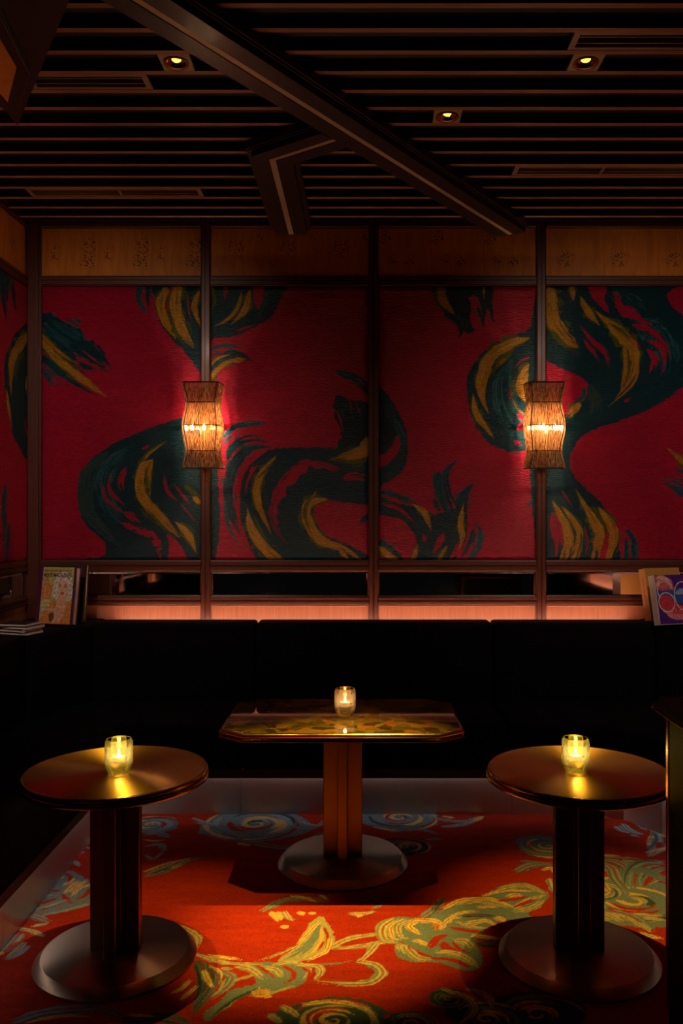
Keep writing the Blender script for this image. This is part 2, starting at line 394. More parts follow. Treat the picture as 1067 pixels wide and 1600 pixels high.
class Canvas:
    seed = 1
    def __init__(s, x0, y0, x1, y1, step, base, var=0.12):
        s.x0, s.y0, s.step = x0, y0, step
        s.w = int(round((x1 - x0) / step)) + 1; s.h = int(round((y1 - y0) / step)) + 1
        s.X, s.Y = np.meshgrid(x0 + np.arange(s.w) * step, y0 + np.arange(s.h) * step)
        s.c = np.tile(np.array(base, float), (s.h, s.w, 1))
        k = vnoise(s.X / (step * 40), s.Y / (step * 8), 901) + vnoise(s.X / (step * 9), s.Y / (step * 2.5), 902) * 0.6
        s.c *= (1 + var * (k - 0.8))[..., None]
    def _win(s, P, mg):
        i0 = max(0, int((P[:, 0].min() - mg - s.x0) / s.step)); i1 = min(s.w, int((P[:, 0].max() + mg - s.x0) / s.step) + 2)
        j0 = max(0, int((P[:, 1].min() - mg - s.y0) / s.step)); j1 = min(s.h, int((P[:, 1].max() + mg - s.y0) / s.step) + 2)
        return i0, i1, j0, j1
    def _put(s, win, a, col):
        i0, i1, j0, j1 = win
        a = np.clip(a, 0, 1)[..., None]
        s.c[j0:j1, i0:i1] = s.c[j0:j1, i0:i1] * (1 - a) + np.array(col) * a
    def fill(s, pts, col, rag=1.2, smooth=True, dry=0.0):
        Canvas.seed += 1; sd = Canvas.seed
        P = catmull(pts, s.step * 3, True) if smooth else np.array(pts, float)
        win = s._win(P, 4 * s.step); i0, i1, j0, j1 = win
        if i1 <= i0 or j1 <= j0: return
        gx = s.X[j0:j1, i0:i1]; gy = s.Y[j0:j1, i0:i1]; u = s.step
        dx = (vnoise(gx / (6 * u), gy / (6 * u), sd) + vnoise(gx / (2 * u), gy / (2 * u), sd + 77) * 0.6 - 0.8) * 2 * rag * u
        dy = (vnoise(gx / (6 * u) + 31, gy / (6 * u), sd) + vnoise(gx / (2 * u) + 11, gy / (2 * u), sd + 77) * 0.6 - 0.8) * 2 * rag * u
        acc = np.zeros(gx.shape); A = P; B = np.roll(P, -1, 0)
        for ox, oy in ((-.25, -.25), (.25, -.25), (-.25, .25), (.25, .25)):
            px = gx + dx + ox * u; py = gy + dy + oy * u; ins = np.zeros(gx.shape, bool)
            for (ax, ay), (bx, by) in zip(A, B):
                if ay == by: continue
                ins ^= ((ay > py) != (by > py)) & (px < (bx - ax) * (py - ay) / (by - ay) + ax)
            acc += ins
        a = acc / 4
        if dry: a = a * np.clip((vnoise(gx / (7 * u), gy / (3 * u), sd + 5) + 0.5 * vnoise(gx / (2.2 * u), gy / (2 * u), sd + 6) - dry * 1.2) * 6, 0, 1)
        s._put(win, a, col)
    def stroke(s, pts, hw, col, dry=0.35, rag=0.3, taper=(0.25, 0.45), nb=9, alpha=1.0):
        Canvas.seed += 1; sd = Canvas.seed; u = s.step
        P = catmull(pts, u * 1.5); n = len(P)
        T = np.gradient(P, axis=0); T /= np.maximum(np.linalg.norm(T, axis=1), 1e-9)[:, None]
        L = np.concatenate([[0], np.cumsum(np.linalg.norm(np.diff(P, axis=0), axis=1))]); t = L / L[-1]
        if isinstance(hw, (tuple, list)): wd = np.interp(t, np.linspace(0, 1, len(hw)), hw)
        else: wd = np.full(n, float(hw))
        wd = wd * np.minimum(1, np.maximum(t, 1e-3) / max(taper[0], 1e-3)) ** 0.55 * np.minimum(1, np.maximum(1 - t, 1e-3) / max(taper[1], 1e-3)) ** 0.55
        wm = wd.max()
        win = s._win(P, wm * 1.3 + 2 * u); i0, i1, j0, j1 = win
        if i1 <= i0 or j1 <= j0: return
        gx = s.X[j0:j1, i0:i1].ravel(); gy = s.Y[j0:j1, i0:i1].ravel()
        idx = np.empty(len(gx), int)
        for q in range(0, len(gx), 20000):
            d = (gx[q:q + 20000, None] - P[None, :, 0]) ** 2 + (gy[q:q + 20000, None] - P[None, :, 1]) ** 2
            idx[q:q + 20000] = d.argmin(1)
        vx = gx - P[idx, 0]; vy = gy - P[idx, 1]
        lat = T[idx, 0] * vy - T[idx, 1] * vx; al = T[idx, 0] * vx + T[idx, 1] * vy
        tt = t[idx]; w = np.maximum(wd[idx], 0.35 * u); uu = lat / w
        br = 0.65 * vnoise(uu * nb * 0.5 + 20, tt * 3 + 3, sd) + 0.35 * vnoise(uu * nb + 9, L[idx] / (9 * u), sd + 50)
        ed = 1 - np.abs(uu) + (vnoise(L[idx] / (7 * u), np.sign(uu) * 3 + 5, sd + 20) - 0.5) * rag
        a = np.clip(ed * w / (1.1 * u) + 0.4, 0, 1)
        end = ((idx == 0) | (idx == n - 1)) & (np.abs(al) > 1.2 * u)
        a[end] = 0
        dr = dry * (0.25 + 1.0 * tt ** 2 + 0.35 * (1 - tt) ** 4)
        a = a * np.clip((br - dr) * 7 + 0.5, 0, 1) * alpha
        s._put(win, a.reshape(j1 - j0, i1 - i0), col)
    def sample(s, x, y):
        i = np.clip(np.round((x - s.x0) / s.step).astype(int), 0, s.w - 1); j = np.clip(np.round((y - s.y0) / s.step).astype(int), 0, s.h - 1)
        return s.c[j, i]

def grid_mesh(name, Pg, Cg, mat):
    """Pg (h,w,3) points and Cg (h,w,3) colours -> one mesh with colour attribute 'paint'"""
    h, w = Pg.shape[:2]
    me = bpy.data.meshes.new(name)
    nv = h * w; nf = (h - 1) * (w - 1)
    me.vertices.add(nv); me.vertices.foreach_set('co', Pg.reshape(-1).astype(np.float32))
    a = (np.arange(h - 1)[:, None] * w + np.arange(w - 1)[None, :]).ravel()
    q = np.stack([a, a + 1, a + w + 1, a + w], 1).astype(np.int32)
    me.loops.add(nf * 4); me.loops.foreach_set('vertex_index', q.ravel())
    me.polygons.add(nf); me.polygons.foreach_set('loop_start', (np.arange(nf) * 4).astype(np.int32))
    me.polygons.foreach_set('use_smooth', np.ones(nf, bool))
    me.update(calc_edges=True)
    at = me.color_attributes.new('paint', 'FLOAT_COLOR', 'POINT')
    cc = np.ones((nv, 4), np.float32); cc[:, :3] = np.clip(Cg.reshape(-1, 3), 0, 1); at.data.foreach_set('color', cc.ravel())
    me.materials.append(mat)
    return me

RED = (0.46, 0.008, 0.046); TEAL = (0.003, 0.044, 0.064); TEAL2 = (0.008, 0.095, 0.128); YEL = (0.46, 0.21, 0.014); OLV = (0.09, 0.11, 0.016); DARK = (0.003, 0.028, 0.040)

# ---- the wall mural in photo pixels of the back wall (1 px = 3.5 mm)
mural = Canvas(60, 440, 1140, 884, 1.0, RED)
def brush(cv):
    def f(pts, hw, col, dry=0.35, rag=0.3, taper=(0.25, 0.45), nb=9, alpha=1.0):
        wm = max(hw) if isinstance(hw, (tuple, list)) else hw
        def sc(k, a): return tuple(h * k + a for h in hw) if isinstance(hw, (tuple, list)) else hw * k + a
        if wm >= 2.5:
            if col == TEAL or col == DARK: cv.stroke(pts, sc(1.22, 0.8), TEAL2, 0.95, 1.0, taper, nb * 2)
            if col == YEL: cv.stroke(pts, sc(1.35, 1.2), OLV, 0.75, 0.9, taper, nb * 2)
        cv.stroke(pts, hw, col, dry, rag, taper, nb, alpha)
        if wm >= 4.5:
            if col == YEL: cv.stroke(pts, sc(0.92, 0), (0.58, 0.30, 0.03), 0.9, 0.6, taper, nb * 2.4); cv.stroke(pts, sc(0.85, 0), (0.22, 0.14, 0.015), 1.5, 0.6, taper, nb * 2)
            if col == TEAL: cv.stroke(pts, sc(0.9, 0), TEAL2, 1.15, 0.6, taper, nb * 2.5)
            if col == TEAL2: cv.stroke(pts, sc(0.9, 0), (0.035, 0.15, 0.18), 1.15, 0.6, taper, nb * 2.5); cv.stroke(pts, sc(0.8, 0), TEAL, 1.1, 0.6, taper, nb * 2)
    return f
mf, ms = mural.fill, brush(mural)
# bay 1
ms([(58, 500), (95, 523), (135, 553), (176, 580)], (17, 22, 20, 11), TEAL, 0.45, 0.5, (0.01, 0.12))
ms([(84, 503), (110, 524), (136, 536)], 3, TEAL2, 0.7)
ms([(66, 531), (100, 558), (136, 586)], (6, 5, 4), TEAL, 0.45, taper=(0.01, 0.3))
ms([(66, 558), (98, 584), (132, 608), (160, 621)], (6, 5, 3, 2), TEAL, 0.4, taper=(0.01, 0.4))
ms([(64, 531), (94, 564), (131, 594), (167, 621)], (5, 5.5, 6, 5), YEL, 0.3, taper=(0.01, 0.35))
ms([(64, 522), (94, 551), (122, 570)], 2.6, YEL, 0.45, taper=(0.01, 0.5))
ms([(66, 577), (80, 595), (91, 612)], 4, TEAL2, 0.7); ms([(68, 572), (90, 592), (108, 610)], 3, TEAL2, 0.7)
ms([(220, 446), (219, 470), (233, 496)], (5, 4, 2.5), TEAL2, 0.3, taper=(0.01, 0.3)); ms([(233, 446), (232, 466), (234, 485)], 3, TEAL, 0.3, taper=(0.01, 0.5))
# heart across bays 1 and 2
mf([(254, 440), (247, 475), (251, 505), (270, 531), (294, 557), (322, 588), (330, 535), (364, 527), (394, 515), (425, 494), (439, 466), (434, 440)], TEAL)
mf([(395, 440), (411, 440), (412, 466), (404, 484), (395, 466)], RED)
ms([(262, 450), (253, 475), (259, 501), (276, 531)], (6, 7, 6, 4), YEL, 0.25, taper=(0.05, 0.3))
ms([(276, 444), (263, 475), (263, 490)], 5, RED, 0.2, taper=(0.01, 0.5))
ms([(280, 444), (275, 477), (283, 510), (303, 545)], (8, 8, 9, 7), YEL, 0.4, taper=(0.01, 0.3))
ms([(270, 495), (276, 520), (300, 548)], 3, OLV, 0.6); ms([(312, 455), (304, 480), (314, 512)], 4, YEL, 0.4)
ms([(295, 459), (295, 482), (300, 503)], 1.2, RED, 0.2)
ms([(378, 458), (372, 482), (355, 501), (336, 511)], 2.8, YEL, 0.35); ms([(391, 455), (383, 485), (362, 508)], (5, 5, 3), YEL, 0.4)
ms([(331, 446), (336, 470), (332, 487)], 3, OLV, 0.3); ms([(352, 446), (352, 470)], 2, RED, 0.5); ms([(356, 446), (354, 464)], 1.4, RED, 0.4)
ms([(395, 449), (396, 470), (402, 490)], 2, TEAL2, 0.5); ms([(418, 446), (415, 470), (404, 494)], 3, TEAL2, 0.6)
ms([(370, 518), (390, 512), (402, 507)], 2, RED, 0.6)
ms([(326, 548), (350, 541), (382, 543)], 3.2, TEAL2, 0.5, taper=(0.01, 0.5))
ms([(326, 582), (347, 562), (369, 556), (396, 565)], (10, 9, 8, 3), TEAL, 0.4, taper=(0.01, 0.2))
ms([(326, 575), (341, 561), (360, 555)], 2.2, YEL, 0.3); ms([(324, 600), (341, 578), (359, 566), (384, 562)], 3.6, YEL, 0.3, taper=(0.01, 0.1))
# bay 1 lower body
mf([(292, 652), (251, 664), (208, 680), (171, 698), (143, 720), (128, 743), (123, 769), (125, 795), (132, 815), (147, 832), (163, 845), (166, 860), (160, 870), (120, 876), (160, 890), (330, 890), (330, 650)], TEAL)
ms([(170, 705), (140, 740), (136, 790), (160, 825), (200, 860)], 12, (0.028, 0.080, 0.078), 0.55)
ms([(200, 700), (165, 745), (175, 800), (225, 840)], 14, TEAL2, 0.85); ms([(165, 770), (185, 800), (215, 810)], 8, TEAL2, 0.85)
mf([(262, 835), (279, 847), (293, 876), (265, 876), (266, 853)], RED)
mf([(191, 816), (216, 823), (242, 831), (251, 847), (254, 876), (249, 868), (242, 851), (234, 840), (212, 832)], RED, 2.0, True, 0.35)
ms([(161, 757), (167, 780), (197, 803)], 2.4, RED, 0.2); ms([(175, 740), (172, 765), (197, 790)], (1.5, 3.5, 2.5), RED, 0.3)
ms([(198, 730), (190, 756), (198, 776)], 5.5, RED, 0.75); ms([(195, 800), (215, 812), (228, 825)], 6, RED, 0.85)
ms([(257, 743), (264, 769), (285, 790)], 2.8, RED, 0.65); ms([(273, 757), (303, 795)], 2, RED, 0.6); ms([(283, 787), (309, 818)], 1.2, RED, 0.4); ms([(224, 702), (236, 696)], 2.5, RED, 0.6)
ms([(262, 689), (229, 713), (215, 745), (216, 770)], 3.2, OLV, 0.4); ms([(255, 694), (232, 712), (218, 735)], 1.6, YEL, 0.5)
ms([(238, 719), (222, 735), (221, 769), (238, 795), (283, 840)], (5, 7, 8, 8, 6), YEL, 0.35, taper=(0.1, 0.3))
ms([(240, 718), (234, 745), (236, 780)], 3, YEL, 0.5); ms([(228, 730), (232, 755), (233, 775)], 2, OLV, 0.5)
ms([(230, 795), (255, 822), (275, 842)], 3, OLV, 0.6)
ms([(275, 815), (294, 834), (308, 864)], (3, 6, 4), YEL, 0.3); ms([(302, 776), (316, 789)], 4, YEL, 0.5); ms([(288, 758), (316, 780)], 4, OLV, 0.6)
# bay 2 body
ms([(523, 580), (554, 591), (578, 613)], (4, 6, 6), TEAL, 0.35, taper=(0.2, 0.01))
mf([(522, 622), (532, 617), (547, 626), (562, 628), (585, 640), (585, 702), (530, 702), (535, 677), (522, 648)], DARK, 2.5)
for k, (dx, top) in enumerate(((0, 618), (7, 621), (13, 628), (20, 624), (27, 632), (34, 629), (41, 636), (47, 634))): ms([(536 + dx * 0.95, 656), (533 + dx * 0.97, 638), (528 + dx, top)], 3.6, DARK, 0.4, 0.8)
for a_ in ([(551, 640), (546, 626)], [(562, 646), (556, 630)]): ms(a_, 0.9, RED, 0.4)
ms([(523, 641), (532, 655), (537, 677)], 1.5, RED, 0.2)
mf([(585, 700), (525, 700), (437, 700), (410, 711), (388, 731), (377, 760), (375, 801), (386, 840), (403, 876), (430, 890), (590, 890), (574, 867), (537, 848), (505, 833), (492, 809), (493, 789), (510, 782), (590, 782)], TEAL)
ms([(345, 690), (352, 681), (374, 665), (416, 661)], (3, 4, 5, 4), TEAL2, 0.35, taper=(0.1, 0.12)); ms([(348, 697), (360, 684), (376, 676)], 2.2, TEAL2, 0.6)
ms([(356, 720), (362, 704), (379, 689), (412, 682)], (3, 5, 6, 4), TEAL, 0.4, taper=(0.1, 0.15)); ms([(398, 687), (424, 692)], 2, TEAL, 0.5)
ms([(425, 698), (391, 702), (367, 728), (357, 765), (362, 801), (378, 840)], (3, 7, 8, 8, 7, 3), TEAL, 0.3, taper=(0.2, 0.2))
ms([(351, 777), (357, 818), (380, 862)], 3.2, TEAL2, 0.6); ms([(349, 745), (346, 760)], 2, TEAL2, 0.6); ms([(331, 735), (336, 748)], 6, TEAL2, 0.5, taper=(0.01, 0.2))
ms([(403, 726), (388, 750), (384, 774)], 1.8, RED, 0.45); ms([(396, 728), (389, 745)], 2.2, RED, 0.5)
ms([(528, 738), (500, 728), (478, 727), (456, 743), (434, 775), (427, 804), (436, 835), (455, 853), (480, 863)], (3, 6, 8, 8, 8, 7, 6, 7, 5), RED, 0.80, 1.1, nb=8)
ms([(535, 748), (555, 744), (580, 750)], 6, RED, 0.7); ms([(500, 722), (540, 738)], 2.5, RED, 0.7)
ms([(431, 713), (405, 748), (403, 784), (424, 834)], (3, 5.5, 6, 4), YEL, 0.3); ms([(432, 716), (400, 752)], 2, OLV, 0.4)
ms([(387, 795), (393, 826), (413, 855), (440, 882)], (2, 7, 8, 9), YEL, 0.25, taper=(0.2, 0.01)); ms([(398, 806), (408, 830), (424, 856)], 2, OLV, 0.5)
ms([(511, 780), (484, 786), (479, 809), (500, 843), (537, 857), (566, 876)], (4, 7, 7.5, 7, 4.5, 3.5), YEL, 0.35, taper=(0.12, 0.15))
ms([(500, 772), (482, 782), (476, 806), (488, 838)], 3, OLV, 0.5); ms([(494, 768), (485, 780)], 1.3, YEL, 0.4); ms([(530, 858), (545, 874)], 3, YEL, 0.4)
ms([(582, 688), (560, 710), (514, 719)], (11, 9, 4), YEL, 0.45, taper=(0.01, 0.4)); ms([(575, 715), (550, 722), (510, 716)], 3, OLV, 0.6)
ms([(563, 817), (580, 803)], 4, TEAL, 0.3, taper=(0.3, 0.01))
# bay 3
mf([(580, 585), (592, 602), (612, 627), (632, 664), (637, 699), (632, 731), (612, 749), (593, 757), (580, 760)], TEAL)
mf([(586, 640), (604, 650), (616, 676), (610, 690), (586, 716)], DARK, 2.5)
mf([(621, 679), (625, 702), (612, 719), (595, 730), (588, 735), (588, 716), (600, 708), (610, 699)], RED, 1.6)
ms([(614, 650), (630, 690), (622, 725)], 5, TEAL2, 0.8)
mf([(586, 774), (617, 786), (647, 791), (679, 803), (709, 793), (722, 788), (729, 808), (727, 838), (714, 863), (704, 880), (640, 880), (650, 853), (645, 831), (627, 811), (586, 801)], TEAL, 1.6)
ms([(588, 769), (612, 772), (640, 784), (664, 801)], (3, 3.5, 4, 5), TEAL, 0.4, taper=(0.01, 0.4)); ms([(628, 775), (655, 780)], 2, TEAL2, 0.7)
ms([(594, 786), (625, 797), (650, 818)], 3, RED, 0.55)
ms([(686, 737), (682, 759), (694, 793), (709, 818)], (4, 4.5, 4, 3), TEAL, 0.3, taper=(0.03, 0.4))
ms([(715, 717), (695, 741), (694, 769), (708, 808)], (2, 6, 6, 6), TEAL, 0.35, taper=(0.3, 0.2)); ms([(699, 747), (704, 774), (716, 796)], 2.3, TEAL, 0.3)
ms([(740, 754), (724, 776), (721, 806), (724, 838)], (3, 8, 8, 8), TEAL, 0.3, taper=(0.3, 0.1)); ms([(720, 775), (727, 765)], 3, TEAL, 0.4)
ms([(744, 816), (750, 833), (745, 856), (732, 876)], (2, 5, 5, 5), TEAL2, 0.35, taper=(0.2, 0.05)); ms([(739, 826), (734, 848), (720, 872)], 4.5, TEAL, 0.4); ms([(676, 780), (688, 800)], 4, TEAL, 0.4)
ms([(690, 760), (700, 800), (706, 815)], 3, TEAL2, 0.8)
ms([(694, 833), (686, 848), (676, 865)], 5, RED, 0.4); ms([(720, 845), (712, 860), (702, 876)], 4.5, RED, 0.3); ms([(662, 836), (664, 848)], 3, RED, 0.5); ms([(737, 848), (730, 870)], 2.2, RED, 0.4)
ms([(645, 787), (664, 803), (673, 828)], (2, 5, 4), YEL, 0.3); ms([(723, 788), (719, 818), (722, 838), (716, 861)], (1.5, 4, 5, 3), YEL, 0.3)
ms([(698, 853), (690, 866), (684, 880)], 3, YEL, 0.3, taper=(0.5, 0.01)); ms([(652, 850), (648, 866), (640, 880)], 3.5, YEL, 0.4, taper=(0.4, 0.01))
ms([(588, 848), (605, 862), (628, 880)], (9, 9, 9), TEAL, 0.2, taper=(0.01, 0.05)); ms([(590, 853), (604, 865), (622, 880)], (4, 5, 6), YEL, 0.2, taper=(0.3, 0.01))
ms([(822, 791), (840, 779)], 3, TEAL2, 0.3, taper=(0.5, 0.01))
mf([(679, 440), (681, 472), (692, 489), (707, 496), (718, 511), (729, 521), (741, 518), (733, 502), (735, 487), (733, 466), (741, 462), (747, 470), (752, 485), (754, 511), (757, 496), (761, 485), (771, 508), (767, 476), (762, 440)], DARK, 1.6)
ms([(696, 488), (714, 504), (720, 519), (715, 530)], (6, 5, 4, 2.5), DARK, 0.2, taper=(0.01, 0.3)); ms([(716, 490), (726, 508), (731, 524)], 3, DARK, 0.4); ms([(745, 480), (752, 500), (753, 513)], 2.5, DARK, 0.4)
ms([(687, 444), (691, 469), (710, 493)], (6, 6.5, 4), YEL, 0.3, taper=(0.01, 0.35)); ms([(694, 444), (695, 462)], 1.6, YEL, 0.4); ms([(755, 444), (755, 467)], 1.8, YEL, 0.2); ms([(736, 466), (742, 500)], 2.5, RED, 0.6)
mf([(846, 520), (814, 522), (787, 530), (761, 545), (741, 566), (729, 590), (728, 612), (733, 640), (744, 663), (757, 686), (776, 700), (799, 707), (823, 704), (846, 700)], TEAL, 1.6)
ms([(735, 620), (740, 655), (760, 688), (778, 702)], 3, TEAL, 0.7, 1.0)
ms([(800, 560), (786, 590), (784, 620), (799, 660), (835, 690)], (8, 14, 17, 18, 14), TEAL2, 0.6); ms([(812, 590), (802, 625), (815, 655), (840, 672)], 6, (0.03, 0.14, 0.15), 0.8)
ms([(829, 528), (791, 541), (765, 560), (752, 590), (752, 620), (762, 646)], (3, 7, 9, 9, 7, 4), YEL, 0.3, taper=(0.12, 0.3)); ms([(800, 549), (783, 565), (768, 582)], 5, OLV, 0.4); ms([(790, 560), (772, 575)], 2.5, YEL, 0.5)
ms([(738, 617), (744, 648), (771, 686)], (3, 5, 4), YEL, 0.3); ms([(846, 569), (823, 581), (814, 605), (826, 634)], (6, 8, 9, 5), YEL, 0.2, taper=(0.01, 0.3)); ms([(800, 625), (808, 640), (826, 652)], 1.6, YEL, 0.4)
ms([(840, 555), (815, 564), (801, 577)], 1.7, RED, 0.3); ms([(796, 610), (795, 628)], 2, RED, 0.4); ms([(806, 672), (822, 664), (826, 680)], 6, RED, 0.6); ms([(801, 690), (816, 696)], 4, RED, 0.5); ms([(808, 646), (822, 662)], 4, RED, 0.8)
# bay 4
mf([(844, 440), (1044, 440), (1041, 461), (1047, 478), (1067, 497), (1088, 520), (1094, 560), (1067, 602), (1031, 631), (1014, 640), (968, 658), (925, 673), (904, 687), (890, 712), (890, 734), (910, 761), (931, 778), (955, 810), (964, 840), (957, 890), (844, 890)], TEAL)
mf([(844, 562), (854, 566), (883, 580), (908, 591), (918, 604), (914, 621), (887, 644), (844, 655)], RED)
ms([(911, 606), (909, 621), (890, 634)], 3.6, TEAL2, 0.3)
mf([(917, 440), (946, 440), (944, 468), (951, 491), (934, 476), (923, 463)], RED)
ms([(990, 500), (1030, 530), (1042, 570), (1030, 610)], 20, TEAL2, 0.85); ms([(960, 455), (990, 480), (1020, 505)], 14, TEAL2, 0.85)
mf([(957, 455), (966, 462), (974, 478), (986, 482), (1000, 496), (1018, 509), (1000, 506), (985, 498), (968, 492), (960, 478)], RED, 2.4, True, 0.25)
ms([(985, 508), (1015, 518), (1038, 540), (1047, 566)], (6, 5, 3.5, 2), RED, 0.55); ms([(1010, 532), (1031, 544), (1037, 568), (1031, 588)], (4, 5, 3, 1.5), RED, 0.35)
ms([(1009, 546), (1022, 563), (1011, 590)], 5.5, RED, 0.7); ms([(904, 510), (925, 534), (944, 551), (953, 580)], (1.5, 3.5, 5, 3), RED, 0.55); ms([(910, 532), (925, 550), (938, 568)], 3, RED, 0.6); ms([(985, 520), (1002, 555)], 2.5, RED, 0.7); ms([(974, 629), (986, 622)], 2.5, RED, 0.6)
ms([(857, 450), (861, 493), (878, 525), (902, 544)], (10, 11, 11, 8), YEL, 0.35, taper=(0.05, 0.15)); ms([(860, 515), (880, 540), (908, 557)], 3.5, OLV, 0.6)
ms([(892, 446), (894, 470)], 4, YEL, 0.2, taper=(0.01, 0.4)); ms([(905, 465), (917, 487), (936, 510)], (3, 6, 4), YEL, 0.25)
ms([(929, 487), (959, 514), (983, 540), (989, 568), (981, 595), (960, 624)], (4, 7, 10, 9, 7, 3), YEL, 0.35); ms([(974, 540), (977, 576), (969, 608)], 4, YEL, 0.4); ms([(980, 545), (981, 580), (972, 610)], 2, OLV, 0.4)
ms([(997, 557), (990, 597), (950, 636)], 2, YEL, 0.4); ms([(950, 505), (978, 525), (992, 548)], 2.5, OLV, 0.5); ms([(906, 630), (893, 642), (880, 656)], 6, YEL, 0.65)
ms([(920, 600), (930, 640), (910, 665)], 10, (0.03, 0.07, 0.06), 0.8)
ms([(862, 783), (880, 817), (887, 844), (878, 882)], (3, 6, 8, 8), YEL, 0.4, taper=(0.2, 0.01)); ms([(877, 792), (897, 817), (904, 842), (893, 882)], (3, 5, 6, 6), YEL, 0.4, taper=(0.2, 0.01))
ms([(898, 765), (912, 790), (926, 812), (936, 836), (929, 882)], (1.5, 4, 8, 9, 8), YEL, 0.35, taper=(0.2, 0.01)); ms([(934, 793), (953, 821), (957, 842), (946, 880)], (3, 7, 7, 5), YEL, 0.25, taper=(0.1, 0.1))
ms([(925, 790), (940, 815), (946, 830)], 3, OLV, 0.6); ms([(906, 830), (906, 850), (898, 880)], 2, OLV, 0.5); ms([(948, 828), (945, 853), (937, 882)], (3, 5, 5), RED, 0.25, taper=(0.3, 0.01))
ms([(862, 800), (869, 840), (868, 882)], 9, RED, 0.75, nb=5); ms([(912, 823), (917, 844), (914, 870)], 1.4, RED, 0.2); ms([(876, 767), (893, 792)], 1.3, RED, 0.3)
ms([(976, 825), (989, 846), (990, 882)], (3, 6, 6), TEAL2, 0.4, taper=(0.1, 0.01)); ms([(976, 838), (978, 860), (974, 882)], (2, 4, 5), TEAL2, 0.3, taper=(0.2, 0.01))
ms([(1130, 790), (1080, 768), (1030, 748)], (18, 16, 8), TEAL2, 0.45, taper=(0.01, 0.3)); ms([(1085, 742), (1052, 732)], 5, TEAL2, 0.5); ms([(1110, 750), (1067, 722), (1040, 700)], (6, 6, 4), YEL, 0.4, taper=(0.01, 0.4))

# ---- the left wall cloth: u = (y - 3)/3.507 mm, v = the same rows as the back wall
PX = YW / F
def lw(x, y):
    Z = F * XL / (x - VX)
    return ((Z - 3.0) / PX, VY - (VY - y) * Z / YW)
mural_l = Canvas(-340, 440, 490, 884, 1.3, RED)
ml, mls = mural_l.fill, brush(mural_l)
ml([lw(*p) for p in ((44, 519), (24, 518), (13, 534), (4, 556), (1, 582), (4, 618), (11, 660), (22, 694), (44, 708))], TEAL)
mls([lw(*p) for p in ((40, 525), (22, 545), (13, 571), (12, 620))], (6, 10, 10, 6), YEL, 0.3, taper=(0.01, 0.3)); mls([lw(*p) for p in ((5, 608), (9, 640), (14, 668))], 5, YEL, 0.3)
mls([lw(*p) for p in ((26, 548), (22, 570), (20, 600))], 4, OLV, 0.5); mls([lw(*p) for p in ((39, 585), (37, 605), (40, 625))], 5, YEL, 0.3); mls([lw(*p) for p in ((34, 655), (38, 690))], 4, RED, 0.4)
mls([lw(*p) for p in ((2, 415), (2, 468), (6, 502))], (12, 12, 7), TEAL, 0.45, taper=(0.01, 0.3)); mls([lw(*p) for p in ((12, 420), (16, 455), (20, 490))], 7, TEAL, 0.4, taper=(0.01, 0.4)); mls([lw(*p) for p in ((13, 425), (14, 447))], 2, YEL, 0.3)
mls([lw(*p) for p in ((4, 755), (1, 790), (0, 830))], 8, TEAL2, 0.3); mls([lw(*p) for p in ((9, 818), (7, 850), (4, 885))], 6, TEAL2, 0.4, taper=(0.1, 0.01)); mls([lw(*p) for p in ((4, 800), (2, 840), (0, 880))], 5, TEAL2, 0.5)
for a, b, c_ in ((60, 520, TEAL), (20, 700, TEAL), (-80, 600, TEAL), (-180, 500, TEAL), (-200, 800, TEAL)):
    mls([(a, b), (a - 50, b + 50), (a - 30, b + 130), (a + 40, b + 170)], (10, 26, 28, 14), c_, 0.4); mls([(a - 10, b + 30), (a - 48, b + 70), (a - 20, b + 150)], 8, YEL, 0.4)

# ---- the carpet, in centimetres on the floor; points are given by where they lie in the photo
CRED = (0.42, 0.030, 0.013); BLU = (0.18, 0.24, 0.28); BLU2 = (0.26, 0.36, 0.38); CRM = (0.74, 0.46, 0.18); NAV = (0.05, 0.09, 0.12); GRY = (0.42, 0.38, 0.22)
carpet = Canvas(-122, 218, 142, 402, 0.32, CRED, 0.25)
def cpt(p):
    X, Z = fl(*p); return (X * 100, Z * 100)
def cs(pts, hw, col, dry=0.3, taper=(0.2, 0.35), rag=0.5, nb=7):
    Q = [cpt(p) for p in pts]; Z = sum(q[1] for q in Q) / len(Q)
    k = Z / F * 1.35
    hw = [h * k for h in hw] if isinstance(hw, (tuple, list)) else hw * k
    carpet.stroke(Q, hw, col, dry, rag, taper, nb)
    wm = max(hw) if isinstance(hw, (tuple, list)) else hw
    if wm > 0.85 and col != CRED and len(Q) > 2:
        A = np.array(Q); T = np.gradient(A, axis=0); T /= np.maximum(np.linalg.norm(T, axis=1), 1e-6)[:, None]; Nn = np.stack([-T[:, 1], T[:, 0]], 1)
        dk = tuple(c * 0.45 for c in col); lt = tuple(min(0.8, c * 1.5 + 0.04) for c in col)
        for q, o_ in enumerate((-0.62, -0.2, 0.25, 0.66)):
            carpet.stroke([tuple(p) for p in A + Nn * (o_ * wm)], max(0.22, wm * 0.13), (dk, lt, CRED, lt)[q], 0.5, 0.6, taper)
def cf(pts, col, rag=1.6, dry=0.0): carpet.fill([cpt(p) for p in pts], col, rag, True, dry)
